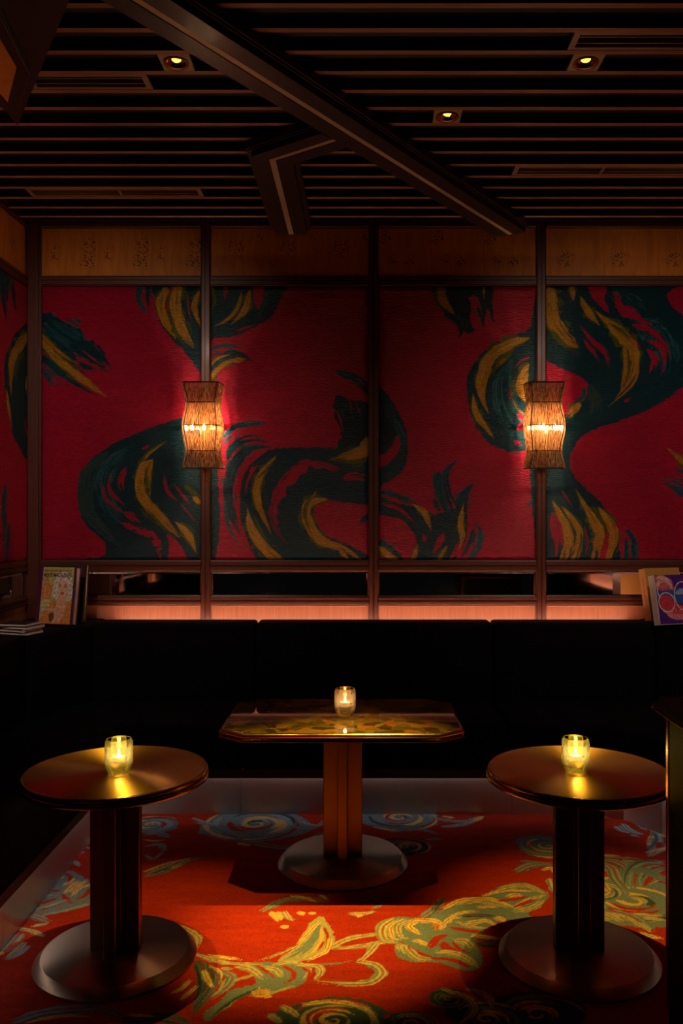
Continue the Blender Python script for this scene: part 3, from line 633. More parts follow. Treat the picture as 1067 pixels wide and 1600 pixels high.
def swirl(cx, cy, r, seed, squash=0.8, cols=(BLU, CRM, BLU2), rot=0.0, turns=5):
    """a rose of brush arcs around a floor point"""
    rg = random.Random(seed); X, Z = cpt((cx, cy))
    base = [(X + r * math.cos(a) * (1 + 0.12 * math.sin(3 * a + seed)), Z + r * squash * math.sin(a)) for a in [2 * math.pi * i / 14 for i in range(14)]]
    carpet.fill(base, cols[0], 2.5)
    k = 0; rr = r * 0.97
    while rr > r * 0.12:
        a0 = rg.uniform(0, 6.28); sp = rg.uniform(1.6, 3.6); col = (cols[1], CRED, cols[2], NAV, cols[2], cols[1], CRED)[k % 7]
        pts = [(X + rr * (1 - 0.16 * q) * math.cos(a0 + sp * q + rot), Z + rr * squash * (1 - 0.16 * q) * math.sin(a0 + sp * q + rot)) for q in [i / 6 for i in range(7)]]
        carpet.stroke(pts, r * rg.uniform(0.035, 0.075), col, 0.35, 0.5)
        rr -= r * rg.uniform(0.05, 0.10); k += 1
    sp_ = [(X + r * 0.30 * (1 - q) * math.cos(rot + 8.5 * q), Z + r * 0.30 * squash * (1 - q) * math.sin(rot + 8.5 * q)) for q in [i / 16 for i in range(15)]]
    carpet.stroke(sp_, r * 0.05, cols[1], 0.1, 0.3)
# back row of roses
swirl(400, 1287, 24, 3, 0.9, rot=1.0); swirl(236, 1288, 13, 4); swirl(625, 1277, 19, 5, 0.9); swirl(634, 1322, 11, 6, 0.9, (NAV, CRM, BLU)); swirl(856, 1322, 14, 7, 0.9, rot=2.0)
cs([(330, 1290), (360, 1302), (382, 1316)], 5, BLU); cs([(372, 1315), (445, 1325), (480, 1316), (510, 1298)], (2, 4, 5, 8), BLU, 0.3); cs([(370, 1317), (392, 1321)], 3, CRM, 0.2)
cs([(300, 1278), (330, 1288), (345, 1288)], 3, BLU2, 0.4); cs([(305, 1285), (330, 1290)], 2, BLU2, 0.4); cs([(470, 1284), (495, 1290), (505, 1282)], 3, BLU2, 0.5); cs([(450, 1290), (480, 1296), (500, 1290)], 3, BLU, 0.5)
cs([(660, 1276), (720, 1284), (755, 1276)], (4, 5, 5), BLU, 0.3, (0.1, 0.1)); cs([(690, 1292), (725, 1288), (752, 1278)], 4, BLU2, 0.4); cs([(740, 1283), (756, 1275)], 3.5, CRM, 0.1); cs([(690, 1275), (710, 1278)], 3, CRM, 0.2); cs([(610, 1300), (650, 1296), (690, 1304)], 4, BLU, 0.5); cs([(665, 1312), (695, 1310)], 3, BLU, 0.4); cs([(676, 1335), (695, 1328)], 3, BLU, 0.4)
# left group
cs([(226, 1304), (248, 1302), (266, 1309)], 6, BLU, 0.3); cs([(228, 1322), (250, 1320), (258, 1330)], 4, BLU2, 0.4); cs([(226, 1336), (240, 1342), (255, 1330)], 3, BLU2, 0.5); cs([(224, 1312), (245, 1314), (258, 1312)], 2, CRM, 0.3)
cs([(226, 1370), (258, 1358), (290, 1345), (330, 1337)], (7, 8, 6, 2), BLU, 0.45); cs([(226, 1362), (262, 1349), (300, 1341)], 2.5, CRM, 0.3); cs([(235, 1366), (270, 1354)], 2, NAV, 0.4); cs([(268, 1358), (285, 1350)], 3, GRY, 0.4)
cf([(97, 1361), (122, 1365), (144, 1382), (152, 1408), (115, 1417), (92, 1425), (62, 1428), (50, 1421), (62, 1405), (80, 1389)], BLU)
for a in ([(116, 1372), (99, 1384)], [(122, 1376), (110, 1386), (99, 1397)], [(134, 1376), (120, 1384), (108, 1394)], [(150, 1381), (125, 1387), (112, 1400)], [(98, 1370), (88, 1374)], [(75, 1398), (62, 1404)]): cs(a, 3.6, CRM, 0.15)
for a in ([(101, 1364), (110, 1370), (104, 1380)], [(98, 1396), (106, 1408), (117, 1411)], [(140, 1388), (132, 1400), (118, 1405)], [(90, 1403), (70, 1410), (52, 1416)], [(96, 1412), (75, 1418), (60, 1423)], [(80, 1392), (94, 1392)]): cs(a, 3, CRED, 0.35)
for a in ([(55, 1421), (80, 1415), (104, 1406)], [(92, 1425), (120, 1418), (148, 1410)], [(64, 1430), (100, 1424)], [(60, 1402), (85, 1398)]): cs(a, 3, BLU2, 0.3)
cs([(43, 1430), (60, 1434), (76, 1440)], 6, BLU, 0.3, (0.01, 0.4)); cs([(50, 1447), (66, 1445), (76, 1441)], 3.5, GRY, 0.3); cs([(24, 1451), (46, 1454), (69, 1463)], 4, GRY, 0.2); cs([(28, 1459), (16, 1474), (0, 1490)], 9, BLU, 0.3, (0.1, 0.01)); cs([(38, 1472), (26, 1484), (10, 1496)], 5, GRY, 0.4); cs([(44, 1478), (26, 1492), (8, 1499)], 4, BLU2, 0.3); cs([(8, 1486), (-4, 1494)], 3, CRM, 0.2); cs([(30, 1470), (12, 1484), (0, 1493)], 2.5, CRED, 0.4)
cs([(146, 1308), (132, 1322), (118, 1336)], 8, BLU2, 0.3, (0.05, 0.2)); cs([(128, 1324), (142, 1334)], 3, CRED, 0.3); cs([(134, 1318), (145, 1325)], 3, CRED, 0.3); cs([(108, 1345), (116, 1347), (124, 1353)], 3.5, BLU2, 0.2); cs([(140, 1312), (148, 1318)], 3, CRM, 0.2)
# foreground tulip and leaves
cf([(501, 1432), (484, 1442), (474, 1466), (455, 1484), (434, 1503), (470, 1502), (500, 1494), (516, 1482), (524, 1466), (514, 1448), (508, 1436)], GRY)
for a, h, c in (([(498, 1440), (482, 1456), (465, 1474)], 3.5, CRM), ([(500, 1444), (494, 1466), (470, 1486), (440, 1502)], 3, BLU), ([(498, 1446), (486, 1468), (455, 1490)], 3, BLU), ([(502, 1448), (502, 1470), (490, 1486), (474, 1496)], 2.5, CRM), ([(506, 1448), (512, 1464), (508, 1474)], 2, CRED), ([(515, 1466), (510, 1484), (490, 1496), (480, 1500)], 4, CRM), ([(490, 1476), (468, 1494)], 2, BLU), ([(506, 1470), (496, 1486)], 2, CRED)): cs(a, h, c, 0.25)
cs([(470, 1476), (440, 1490), (400, 1502)], 4, GRY, 0.6); cs([(460, 1482), (430, 1496), (395, 1504)], 2, CRED, 0.5)
cs([(517, 1482), (545, 1468), (596, 1458)], (5, 6, 5), GRY, 0.3); cs([(522, 1483), (564, 1478), (624, 1468)], (3, 5, 5), GRY, 0.3); cs([(530, 1478), (560, 1468), (600, 1462)], 2, CRED, 0.4); cs([(589, 1473), (576, 1488), (558, 1504)], 5, GRY, 0.35); cs([(572, 1485), (560, 1500)], 2, CRED, 0.4)
cs([(558, 1503), (584, 1507), (596, 1520), (580, 1534), (545, 1537), (492, 1532)], (5, 6, 7, 6, 4, 2), GRY, 0.2); cs([(570, 1506), (588, 1517), (576, 1530)], 2, BLU, 0.4); cs([(475, 1508), (520, 1506), (556, 1500)], 2, BLU, 0.6)
for a in ([(424, 1424), (434, 1440)], [(434, 1424), (440, 1438)], [(444, 1424), (450, 1433), (460, 1438)], [(468, 1424), (474, 1430)], [(482, 1426), (494, 1428)], [(440, 1446), (450, 1450)], [(546, 1428), (566, 1428), (586, 1424)], [(556, 1431), (568, 1430)]): cs(a, 4, CRM if len(a) == 2 else GRY, 0.25)
cs([(410, 1424), (440, 1408), (480, 1404), (520, 1412)], 6, BLU, 0.5); cs([(455, 1400), (480, 1404), (495, 1410)], 3, CRM, 0.4); cs([(560, 1412), (585, 1404), (592, 1414), (580, 1420)], 4, BLU, 0.3); cs([(500, 1398), (512, 1406)], 3, CRM, 0.3)
cf([(395, 1508), (430, 1503), (462, 1504), (480, 1512), (484, 1526), (470, 1540), (440, 1548), (405, 1552), (380, 1556), (350, 1575), (325, 1596), (316, 1585), (345, 1562), (370, 1544), (398, 1535)], BLU, 2.2)
for a, h, c in (([(427, 1508), (459, 1504), (482, 1514), (474, 1530)], 4, GRY), ([(463, 1508), (495, 1510), (500, 1520), (492, 1530)], 5, GRY), ([(407, 1512), (428, 1515), (440, 1527)], 6, GRY), ([(368, 1510), (390, 1514), (412, 1530)], 6, GRY), ([(355, 1534), (380, 1528), (398, 1522)], 3, GRY), ([(400, 1508), (420, 1520), (430, 1530)], 3, CRED), ([(440, 1508), (458, 1518), (456, 1530), (440, 1538)], 3, CRED), ([(470, 1510), (484, 1520), (478, 1534)], 2.5, CRED), ([(460, 1540), (420, 1552), (390, 1556)], 3, GRY), ([(380, 1530), (350, 1550), (330, 1575)], 3, CRED), ([(370, 1560), (345, 1580)], 3, CRM), ([(400, 1545), (360, 1566), (330, 1590)], 3, NAV)): cs(a, h, c, 0.35)
swirl(409, 1551, 3.2, 11, 0.9, (CRM, (0.5, 0.2, 0.06), CRM))
cs([(326, 1494), (350, 1496), (376, 1500)], (3, 4, 2), CRM, 0.05); cs([(306, 1491), (350, 1504), (412, 1507)], 4, GRY, 0.3); cs([(344, 1512), (365, 1514)], 3, GRY, 0.3); cs([(344, 1517), (361, 1527), (350, 1544), (326, 1560)], (5, 7, 6, 4), BLU, 0.2); cs([(352, 1530), (342, 1548), (328, 1558)], 2, GRY, 0.2)
cs([(326, 1510), (341, 1518), (343, 1537)], 3.5, CRM, 0.05); cs([(317, 1516), (322, 1528), (330, 1542)], 4, CRM, 0.05); cs([(310, 1500), (320, 1540), (300, 1580)], 9, NAV, 0.3); cs([(258, 1446), (288, 1451), (309, 1466), (304, 1484)], 5, GRY, 0.3); cs([(330, 1512), (338, 1530), (325, 1555), (300, 1585)], 5, NAV, 0.3); cs([(296, 1532), (284, 1544), (268, 1552)], 3.5, CRM, 0.1); cs([(306, 1541), (294, 1552), (282, 1562)], 3.5, CRM, 0.1); cs([(317, 1516), (322, 1528), (330, 1542)], 4, CRM, 0.05)
cs([(20, 1598), (70, 1582), (150, 1576), (200, 1590)], 10, BLU, 0.3); cs([(40, 1598), (90, 1588), (140, 1588)], 3, CRM, 0.3); cs([(190, 1592), (250, 1590), (300, 1598)], 10, NAV, 0.3); cs([(200, 1585), (240, 1588)], 3, CRM, 0.2)
swirl(520, 1594, 15, 12, 0.75, (NAV, CRM, GRY), 0.6); cs([(474, 1570), (517, 1565), (566, 1573), (588, 1588)], (5, 4, 4, 4), CRM, 0.3); swirl(640, 1600, 8, 15, 0.8, (NAV, CRM, GRY)); cs([(440, 1572), (455, 1580), (466, 1590)], 5, GRY, 0.3); cs([(420, 1585), (440, 1598)], 5, GRY, 0.3)
# big flower right of centre
def z4(p): return (580 + p[0] / 3.557, 1350 + p[1] / 3.557)
cf([z4(p) for p in ((50, 370), (130, 295), (300, 300), (390, 255), (480, 205), (620, 180), (700, 130), (850, 105), (985, 160), (975, 200), (870, 275), (900, 300), (760, 310), (660, 350), (590, 410), (600, 480), (620, 560), (540, 590), (350, 545), (200, 540), (125, 480), (150, 440), (60, 420))], BLU, 2.2)
FL = [([(130, 300), (60, 350), (70, 420), (150, 440)], 7, GRY), ([(180, 305), (110, 350), (120, 410), (160, 420)], 4, CRM), ([(230, 310), (150, 340), (160, 400), (210, 415)], 5, GRY), ([(260, 312), (210, 345), (270, 392)], 5, CRM), ([(240, 310), (330, 315), (390, 335), (385, 365)], 6, CRM), ([(340, 345), (360, 340), (358, 370)], 4, (0.5, 0.2, 0.06)),
      ([(400, 250), (500, 205), (650, 196), (795, 240)], 5, CRM), ([(480, 225), (600, 212), (760, 240)], 4, GRY), ([(440, 290), (520, 268), (590, 265)], 3.5, CRM), ([(590, 243), (640, 236), (700, 240)], 4, CRM), ([(620, 178), (740, 148), (900, 150)], 3.5, CRM), ([(760, 185), (800, 172), (840, 178)], 5, CRM), ([(700, 140), (850, 120), (970, 165)], 6, GRY), ([(790, 250), (880, 200), (970, 170)], 5, GRY), ([(800, 268), (900, 240), (960, 200)], 5, GRY),
      ([(700, 205), (800, 195), (870, 180)], 4, CRED), ([(790, 240), (860, 215), (930, 190)], 3, CRED), ([(410, 330), (450, 300), (500, 300)], 4, CRM), ([(530, 330), (640, 318), (695, 345)], 5, CRM), ([(680, 300), (720, 306), (745, 322)], 5, CRM), ([(430, 350), (540, 370), (640, 380)], 4, CRED), ([(470, 320), (560, 350), (650, 355)], 4, GRY), ([(500, 290), (600, 285), (700, 290)], 4, NAV),
      ([(330, 470), (360, 420), (430, 390)], 5, CRED), ([(400, 430), (420, 470), (500, 490)], 6, CRED), ([(230, 425), (270, 432), (315, 452)], 5, CRM), ([(160, 430), (230, 480), (330, 520), (440, 535)], 4, CRED), ([(150, 480), (170, 460), (190, 500)], 6, GRY), ([(200, 470), (260, 520), (340, 530)], 7, GRY), ([(360, 490), (480, 500), (600, 575)], 6, GRY), ([(380, 520), (470, 540), (560, 580)], 4, CRED), ([(460, 430), (520, 430), (560, 470)], 7, GRY), ([(450, 430), (490, 470), (560, 500)], 3, CRED), ([(560, 400), (640, 405), (740, 420)], 4, CRM), ([(580, 440), (700, 450), (760, 480)], 8, NAV), ([(280, 300), (350, 250), (400, 190)], 6, BLU), ([(340, 260), (390, 200), (420, 190)], 4, NAV)]
for a, h, c in FL: cs([z4(p) for p in a], h, c, 0.2)
# right group
swirl(990, 1407, 24, 21, 0.85, (BLU, CRM, GRY), 0.5); swirl(935, 1392, 10, 22, 0.9, (BLU, CRM, GRY))
def z5(p): return (930 + p[0] / 6.664, 1260 + p[1] / 6.664)
RG = [([(60, 105), (200, 105), (330, 135)], 4, BLU2), ([(60, 92), (150, 92)], 2, CRM), ([(215, 205), (280, 250), (370, 275)], 6, BLU2), ([(280, 180), (360, 250), (500, 290)], 5, BLU2), ([(360, 290), (460, 315)], 3, BLU2), ([(430, 190), (480, 215), (540, 250)], 4, BLU), ([(590, 250), (620, 300), (560, 430)], 6, CRM), ([(600, 240), (680, 300), (690, 380), (560, 510)], 11, BLU), ([(680, 280), (730, 320)], 4, CRM), ([(680, 370), (640, 440)], 4, CRED),
      ([(700, 440), (620, 470), (560, 520)], 5, BLU2), ([(60, 505), (250, 510)], 2.5, CRM), ([(60, 525), (250, 530), (470, 545)], 3, BLU), ([(60, 560), (200, 575), (330, 650), (290, 740), (220, 780)], (5, 7, 8, 7, 5), BLU), ([(60, 620), (110, 640), (150, 690)], 4, CRM), ([(60, 590), (160, 640), (220, 760), (340, 890)], 8, BLU), ([(280, 560), (450, 590), (730, 570)], 6, BLU2), ([(730, 600), (520, 600), (400, 700), (380, 870)], (8, 13, 12, 8), BLU), ([(720, 640), (600, 680), (480, 800)], 6, BLU), ([(730, 740), (640, 750), (540, 810)], 5, BLU2), ([(730, 690), (600, 740), (500, 830)], 4, CRED), ([(390, 640), (460, 610)], 3, BLU2),
      ([(70, 800), (120, 870), (160, 900)], 6, GRY), ([(100, 1090), (280, 1120), (430, 1190), (580, 1315)], (6, 9, 9, 3), BLU), ([(130, 1110), (330, 1160), (480, 1260)], 4, GRY), ([(450, 1210), (520, 1260), (580, 1310)], 4, GRY), ([(455, 1308), (560, 1350), (700, 1372)], (2, 5, 3), CRM), ([(40, 1090), (180, 1150), (260, 1200)], 6, GRY), ([(40, 1150), (150, 1190)], 6, GRY), ([(380, 1120), (560, 1130), (730, 1140)], 4, GRY), ([(500, 1165), (640, 1175), (730, 1180)], 5, GRY), ([(40, 1000), (70, 1040), (110, 1055)], 5, CRM)]
for a, h, c in RG: cs([z5(p) for p in a], h, c, 0.25)
# leaves behind the right column and out to the sides
cs([(806, 1362), (830, 1352), (868, 1350)], 7, BLU, 0.4); cs([(848, 1360), (860, 1356), (868, 1366)], 4, CRM, 0.2); cs([(860, 1372), (866, 1388), (872, 1400)], 7, GRY, 0.3); cs([(812, 1345), (850, 1348)], 3, BLU, 0.5)
swirl(840, 1585, 14, 31, 0.8, (NAV, CRM, BLU)); swirl(760, 1592, 11, 32, 0.8, (NAV, CRM, BLU)); swirl(700, 1560, 6, 33, 0.8, (NAV, GRY, BLU))
cs([(690, 1545), (730, 1560), (740, 1580), (720, 1598)], 5, GRY, 0.3); cs([(730, 1545), (760, 1556), (770, 1575)], 5, CRM, 0.3)
rgn = random.Random(5)
for q in range(14):      # the pattern goes on towards the right-hand and near edges
    X, Z = (rgn.uniform(98, 138), rgn.uniform(225, 360)) if q < 7 else (rgn.uniform(-115, 60), rgn.uniform(218, 231))
    carpet.stroke([(X, Z), (X + rgn.uniform(5, 14), Z + rgn.uniform(-6, 6)), (X + rgn.uniform(12, 26), Z + rgn.uniform(-12, 12))], rgn.uniform(1, 3), (BLU, CRM, GRY)[q % 3], 0.3, 0.5)

# ------------------------------------------------------------------ floor
gx = np.concatenate([[XL], np.arange(-1.22, 1.42, 0.0032), [XR]]); gy = np.concatenate([[YN], np.arange(2.18, 4.02, 0.0040), [YW]])
GX, GY = np.meshgrid(gx, gy)
cc = carpet.sample(GX * 100, GY * 100)
outside = (GX <= -1.2199) | (GX >= 1.4199) | (GY <= 2.1801) | (GY >= 4.0199)
cc[outside] = np.array(CRED)
cc *= (0.80 + 0.40 * np.random.default_rng(4).random(cc.shape[:2]))[..., None]      # tufts
floor = bpy.data.objects.new('floor', grid_mesh('floor', np.stack([GX, GY, np.zeros_like(GX)], -1), cc, M['carpet'])); COL.objects.link(floor)
tag(floor, 'red carpet woven with blue and cream swirling flowers', kind='structure')

# ------------------------------------------------------------------ ceiling: boards and battens
ceil = MB().box(XL - 0.1, XR + 0.1, YN, YW + 0.1, ZC, ZC + 0.06).build('ceiling', M['board'])
tag(ceil, 'black boarded ceiling with narrow brown battens', kind='structure')
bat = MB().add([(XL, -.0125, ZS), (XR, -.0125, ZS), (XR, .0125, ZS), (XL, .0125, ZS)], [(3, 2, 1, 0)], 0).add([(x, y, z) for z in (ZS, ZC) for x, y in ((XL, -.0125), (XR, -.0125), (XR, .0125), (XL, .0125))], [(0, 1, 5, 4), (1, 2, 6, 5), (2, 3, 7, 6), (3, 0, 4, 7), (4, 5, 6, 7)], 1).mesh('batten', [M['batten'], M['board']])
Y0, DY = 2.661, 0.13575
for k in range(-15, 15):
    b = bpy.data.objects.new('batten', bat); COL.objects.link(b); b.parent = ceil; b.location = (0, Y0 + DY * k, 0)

# ------------------------------------------------------------------ panelled walls
RAILS = [(2.954, ZC), (2.635, 2.691), (1.137 - 0.063, 1.137), (0.892, 0.937)]
def prof(w, d):      # moulded section of a rail or mullion, across (-w..w) and proud (d)
    return [(-w, 0), (-w, d * 0.55), (-w * 0.78, d * 0.7), (-w * 0.74, d), (-w * 0.16, d), (-w * 0.10, d * 0.72), (w * 0.10, d * 0.72), (w * 0.16, d), (w * 0.74, d), (w * 0.78, d * 0.7), (w, d * 0.55), (w, 0)]

def build_wall(name, label, P, u0, u1, muls, half, canvas, cu, hmat, slab, burls, mirror_posts):
    """P(u, v, n) -> world.  muls: mullion centres; half: mullion half width; canvas(u_m, v_m) -> colours"""
    wall = MB().box(*slab).build(name, M['black_wood']); tag(wall, label, kind='structure')
    def ext(pr, a, b, vertical, c, nm, mat):
        mb = MB(); n = len(pr); vs = []
        for e in (a, b):
            for q, d in pr: vs.append(P(c + q, e, d) if vertical else P(e, c + q, d))
        mb.add(vs, [tuple(range(n)), tuple(range(2 * n - 1, n - 1, -1))] + [(i, n + i, n + (i + 1) % n, (i + 1) % n) for i in range(n - 1)])
        return mb.build(nm, mat, wall)
    edges = [(u0, None)] + [(m, half) for m in muls] + [(u1, None)]
    for m, h in zip(muls, [half] * len(muls)):
        ext(prof(half, 0.022), 0.0, ZC, True, m, 'mullion', M['mahogany'])
    bays = []
    for i in range(len(edges) - 1):
        a = edges[i][0] + (half if i else 0); b = edges[i + 1][0] - (half if i + 1 < len(edges) - 1 else 0)
        if b - a > 0.15: bays.append((a, b))
    for bi, (a, b) in enumerate(bays):
        for z0, z1 in RAILS:
            ext(prof((z1 - z0) / 2, 0.020), a, b, False, (z0 + z1) / 2, 'rail', hmat)
        # burl veneer sheets
        k = max(1, round((b - a) / 0.295)); wv = (b - a) / k
        c0 = P(0, 0, 0)
        for j in range(k):
            vs = [(0, 0), (wv - 0.0006, 0), (wv - 0.0006, 0.263), (0, 0.263)]
            base = Vector(P(a + j * wv, 2.691, 0.0))
            mb = MB(); q = [Vector(P(a + j * wv + x, 2.691 + z, n)) - base for n in (0.0005, 0.005) for x, z in vs]
            mb.add(q, [(0, 1, 2, 3), (7, 6, 5, 4), (0, 4, 5, 1), (1, 5, 6, 2), (2, 6, 7, 3), (3, 7, 4, 0)])
            o = mb.build('veneer_sheet', burls[bi % len(burls)], wall); o.location = base
        # upholstered cloth
        st = 0.0035 if canvas is mural else 0.0045
        us = np.linspace(a, b, int((b - a) / st)); vs_ = np.linspace(1.137, 2.635, int(1.498 / st))
        U, V = np.meshgrid(us, vs_)
        e = np.minimum(np.minimum(U - a, b - U), np.minimum(V - 1.137, 2.635 - V)); e = np.clip(e / 0.028, 0, 1)
        nn = 0.002 + 0.014 * np.sqrt(1 - (1 - e) ** 2) + 0.0012 * vnoise(U * 18, V * 30, 7) * e
        px, py = cu(U, V)
        A = np.array(P(0, 0, 0)); EU = np.array(P(1, 0, 0)) - A; EV = np.array(P(0, 1, 0)) - A; EN = np.array(P(0, 0, 1)) - A
        pts = A + U[..., None] * EU + V[..., None] * EV + nn[..., None] * EN
        me = grid_mesh('fabric_panel', pts, canvas.sample(px, py), M['velvet'])
        o = bpy.data.objects.new('fabric_panel', me); COL.objects.link(o); o.parent = wall
        # bevelled mirror
        z0, z1 = 0.937, 1.074; bv = 0.012
        mb = MB(); ring = []
        for ins, d in ((0.0, 0.004), (bv, 0.0085)):
            for uu, vv in ((a + ins, z0 + ins), (b - ins, z0 + ins), (b - ins, z1 - ins), (a + ins, z1 - ins)): ring.append(P(uu, vv, d))
        mb.add(ring + [P(a, z0, 0.0005), P(b, z0, 0.0005), P(b, z1, 0.0005), P(a, z1, 0.0005)],
               [(4, 5, 6, 7)] + [(i, (i + 1) % 4, 4 + (i + 1) % 4, 4 + i) for i in range(4)] + [(8 + i, 8 + (i + 1) % 4, (i + 1) % 4, i) for i in range(4)] + [(11, 10, 9, 8)])
        mb.build('mirror_panel', M['mirror'], wall)
        # plain wood panel below, framed by a thin bead
        mb = MB(); q = [P(uu, vv, n) for n in (0.0005, 0.006) for uu, vv in ((a, 0.02), (b, 0.02), (b, 0.892), (a, 0.892))]
        mb.add(q, [(0, 1, 2, 3), (7, 6, 5, 4), (0, 4, 5, 1), (1, 5, 6, 2), (2, 6, 7, 3), (3, 7, 4, 0)]); mb.build('wood_panel', M['lower_panel'], wall)
        mb = MB(); mb.tube([P(a + 0.004, 0.886, 0.007), P(b - 0.004, 0.886, 0.007)], 0.0035); mb.tube([P(a + 0.004, 0.5, 0.007), P(a + 0.004, 0.888, 0.007)], 0.003); mb.tube([P(b - 0.004, 0.5, 0.007), P(b - 0.004, 0.888, 0.007)], 0.003)
        mb.build('bead', M['lower_panel'], wall)
        mb = MB(); mb.tube([P(a + 0.002, 2.952, 0.008), P(b - 0.002, 2.952, 0.008)], 0.003); mb.tube([P(a + 0.002, 2.638, 0.018), P(b - 0.002, 2.638, 0.018)], 0.003)
        mb.build('bead', hmat, wall)
    return wall

BUR = [burl('burl_veneer', 3.1, 1.0, [(0.265, 0.165, 0.055), (0.255, 0.080, 0.060), (0.07, 0.11, 0.03), (0.085, 0.155, 0.02)]), burl('burl_veneer', 7.7, 2.2, [(0.135, 0.155, 0.062), (0.285, 0.215, 0.03)]),
       burl('burl_veneer', 12.35, 4.1, [(0.03, 0.215, 0.055), (0.075, 0.095, 0.035), (0.165, 0.080, 0.035)]), burl('burl_veneer', 15.6, 5.3, [(0.11, 0.095, 0.055)])]
HALF = 0.0275
MULS = [wx(322), wx(583.5), wx(844.5), wx(1106)]
build_wall('wall_back', 'back wall of red brush-stroke cloth panels in dark wood frames', lambda u, v, n: (u, YW - n, v), wx(66), wx(1106) + 0.0, MULS[:3], HALF, mural,
           lambda U, V: (VX + U / PX, VY - (V - H) / PX), M['mahogany_h'], (XL, XR, YW, YW + 0.1, 0, ZC), BUR, None)
BUL = [burl('burl_veneer', 21.0, 6.0, [(0.19, 0.20, 0.03), (0.08, 0.13, 0.02)]), burl('burl_veneer', 26.3, 7.4, [(0.12, 0.13, 0.05)])]
build_wall('wall_left', 'left wall of red cloth panels in dark wood frames', lambda u, v, n: (XL + n, u, v), 1.8, YW - 0.005, [3.782, 2.866, 1.95], HALF, mural_l,
           lambda U, V: ((U - 3.0) / PX, VY - (V - H) / PX), M['mahogany_y'], (XL - 0.1, XL, YN, YW + 0.1, 0, ZC), BUL, None)
build_wall('wall_right', 'right wall of red cloth panels in dark wood frames', lambda u, v, n: (XR - n, -u, v), -(YW - 0.005), -1.8, [-3.782, -2.866, -1.95], HALF, mural_l,
           lambda U, V: (((-U) - 3.0) / PX, VY - (V - H) / PX), M['mahogany_y'], (XR, XR + 0.1, YN, YW + 0.1, 0, ZC), BUL, None)
for nm, a, b in (('trim_4', XL + 0.001, wx(66)), ('trim_5', wx(1106), XR - 0.001)):
    c = (a + b) / 2; mb = MB()
    mb.box(a, b, YW - 0.012, YW, 0, ZC); mb.box(a + 0.020, b - 0.014, YW - 0.026, YW - 0.012, 0, ZC); mb.box(b - 0.006, b - 0.001, YW - 0.018, YW - 0.012, 0, ZC)
    t = mb.build(nm, M['mahogany'], None, bevel=0.0015)
    tag(t, 'dark wood corner post beside the ' + ('left' if nm == 'trim_4' else 'right') + ' wall', kind='structure')

# ------------------------------------------------------------------ ceiling beams with a metal strip let in
def offset_path(path, d):
    out = []
    for i, p in enumerate(path):
        p = Vector(p)
        t0 = (p - Vector(path[i - 1])).normalized() if i else None
        t1 = (Vector(path[i + 1]) - p).normalized() if i + 1 < len(path) else None
        if t0 is None: t0 = t1
        if t1 is None: t1 = t0
        n0 = Vector((-t0.y, t0.x)); n1 = Vector((-t1.y, t1.x)); m = (n0 + n1).normalized()
        out.append(tuple(p + m * (d / max(0.3, m.dot(n0)))))
    return out
def band(mb, path, d0, d1, z0, z1, mi=0):
    A = offset_path(path, d0); B = offset_path(path, d1)
    for i in range(len(path) - 1): mb.prism([A[i], A[i + 1], B[i + 1], B[i]], z0, z1, mi)
ZB1, ZB2 = ZS - 0.034, ZS - 0.062
def beam(name, label, path, start2=None):
    """upper tier 24 cm wide, lower tier of two cheeks, a strip of metal in the slot between them"""
    mb = MB(); band(mb, path, -0.108, 0.108, ZB1, ZS)
    o = mb.build(name, M['beam']); tag(o, label, kind='structure')
    for s in (-1, 1):
        lo, hi = (0.014, 0.084) if s > 0 else (-0.084, -0.014)
        mb = MB(); band(mb, path, lo, hi, ZB2, ZB1); mb.build('beam_cheek', M['beam'], o)
        mb = MB(); e = 0.095 * s; band(mb, path, e - 0.004, e + 0.004, ZB1 - 0.006, ZB1); mb.build('bead', M['beam'], o)
    mb = MB(); band(mb, path, -0.0135, 0.0135, ZB2 + 0.003, ZB1); mb.build('metal_strip', M['beam_metal'], o)
    return o
def mainx(y): return 0.69 * (y - 3.341) - 0.105
beam('trim_1', 'long dark wooden ceiling beam running diagonally with a metal strip', [(mainx(1.2), 1.2), (mainx(4.67), 4.67)])
# side branch leaves the long beam square to it, then turns to the back wall
jx, jy = -0.03, 3.427
cx_, cy_ = -0.383, 3.683
dv = Vector((cx_ - jx, cy_ - jy)).normalized()
st = Vector((jx, jy)) + dv * 0.10
beam('trim_2', 'short bent ceiling beam branching to the back wall', [tuple(st), (cx_, cy_), (cx_, 4.67)])
# dropped corner piece top left with a burl inlay
mb = MB(); mb.prism([(-1.367, 3.41), (-1.367, 1.5), (-0.36, 1.5), (-0.36, 1.69)], ZB1, ZS)
so = mb.build('trim_3', M['beam']); tag(so, 'dropped dark ceiling corner with an orange burl inlay', kind='structure')
MB().prism([(-1.319, 3.272), (-1.319, 1.5), (-1.0, 1.5), (-1.08, 2.45), (-1.144, 2.965)], ZB2, ZB1).build('soffit_frame', M['beam'], so, bevel=0.004)
MB().prism([(-1.300, 3.150), (-1.300, 1.6), (-1.06, 1.6), (-1.125, 2.45), (-1.169, 2.905)], ZB2 - 0.004, ZB2).build('burl_inlay', burl('burl_inlay', 31, 3, [(1.22, 2.85, 0.03)]), so)

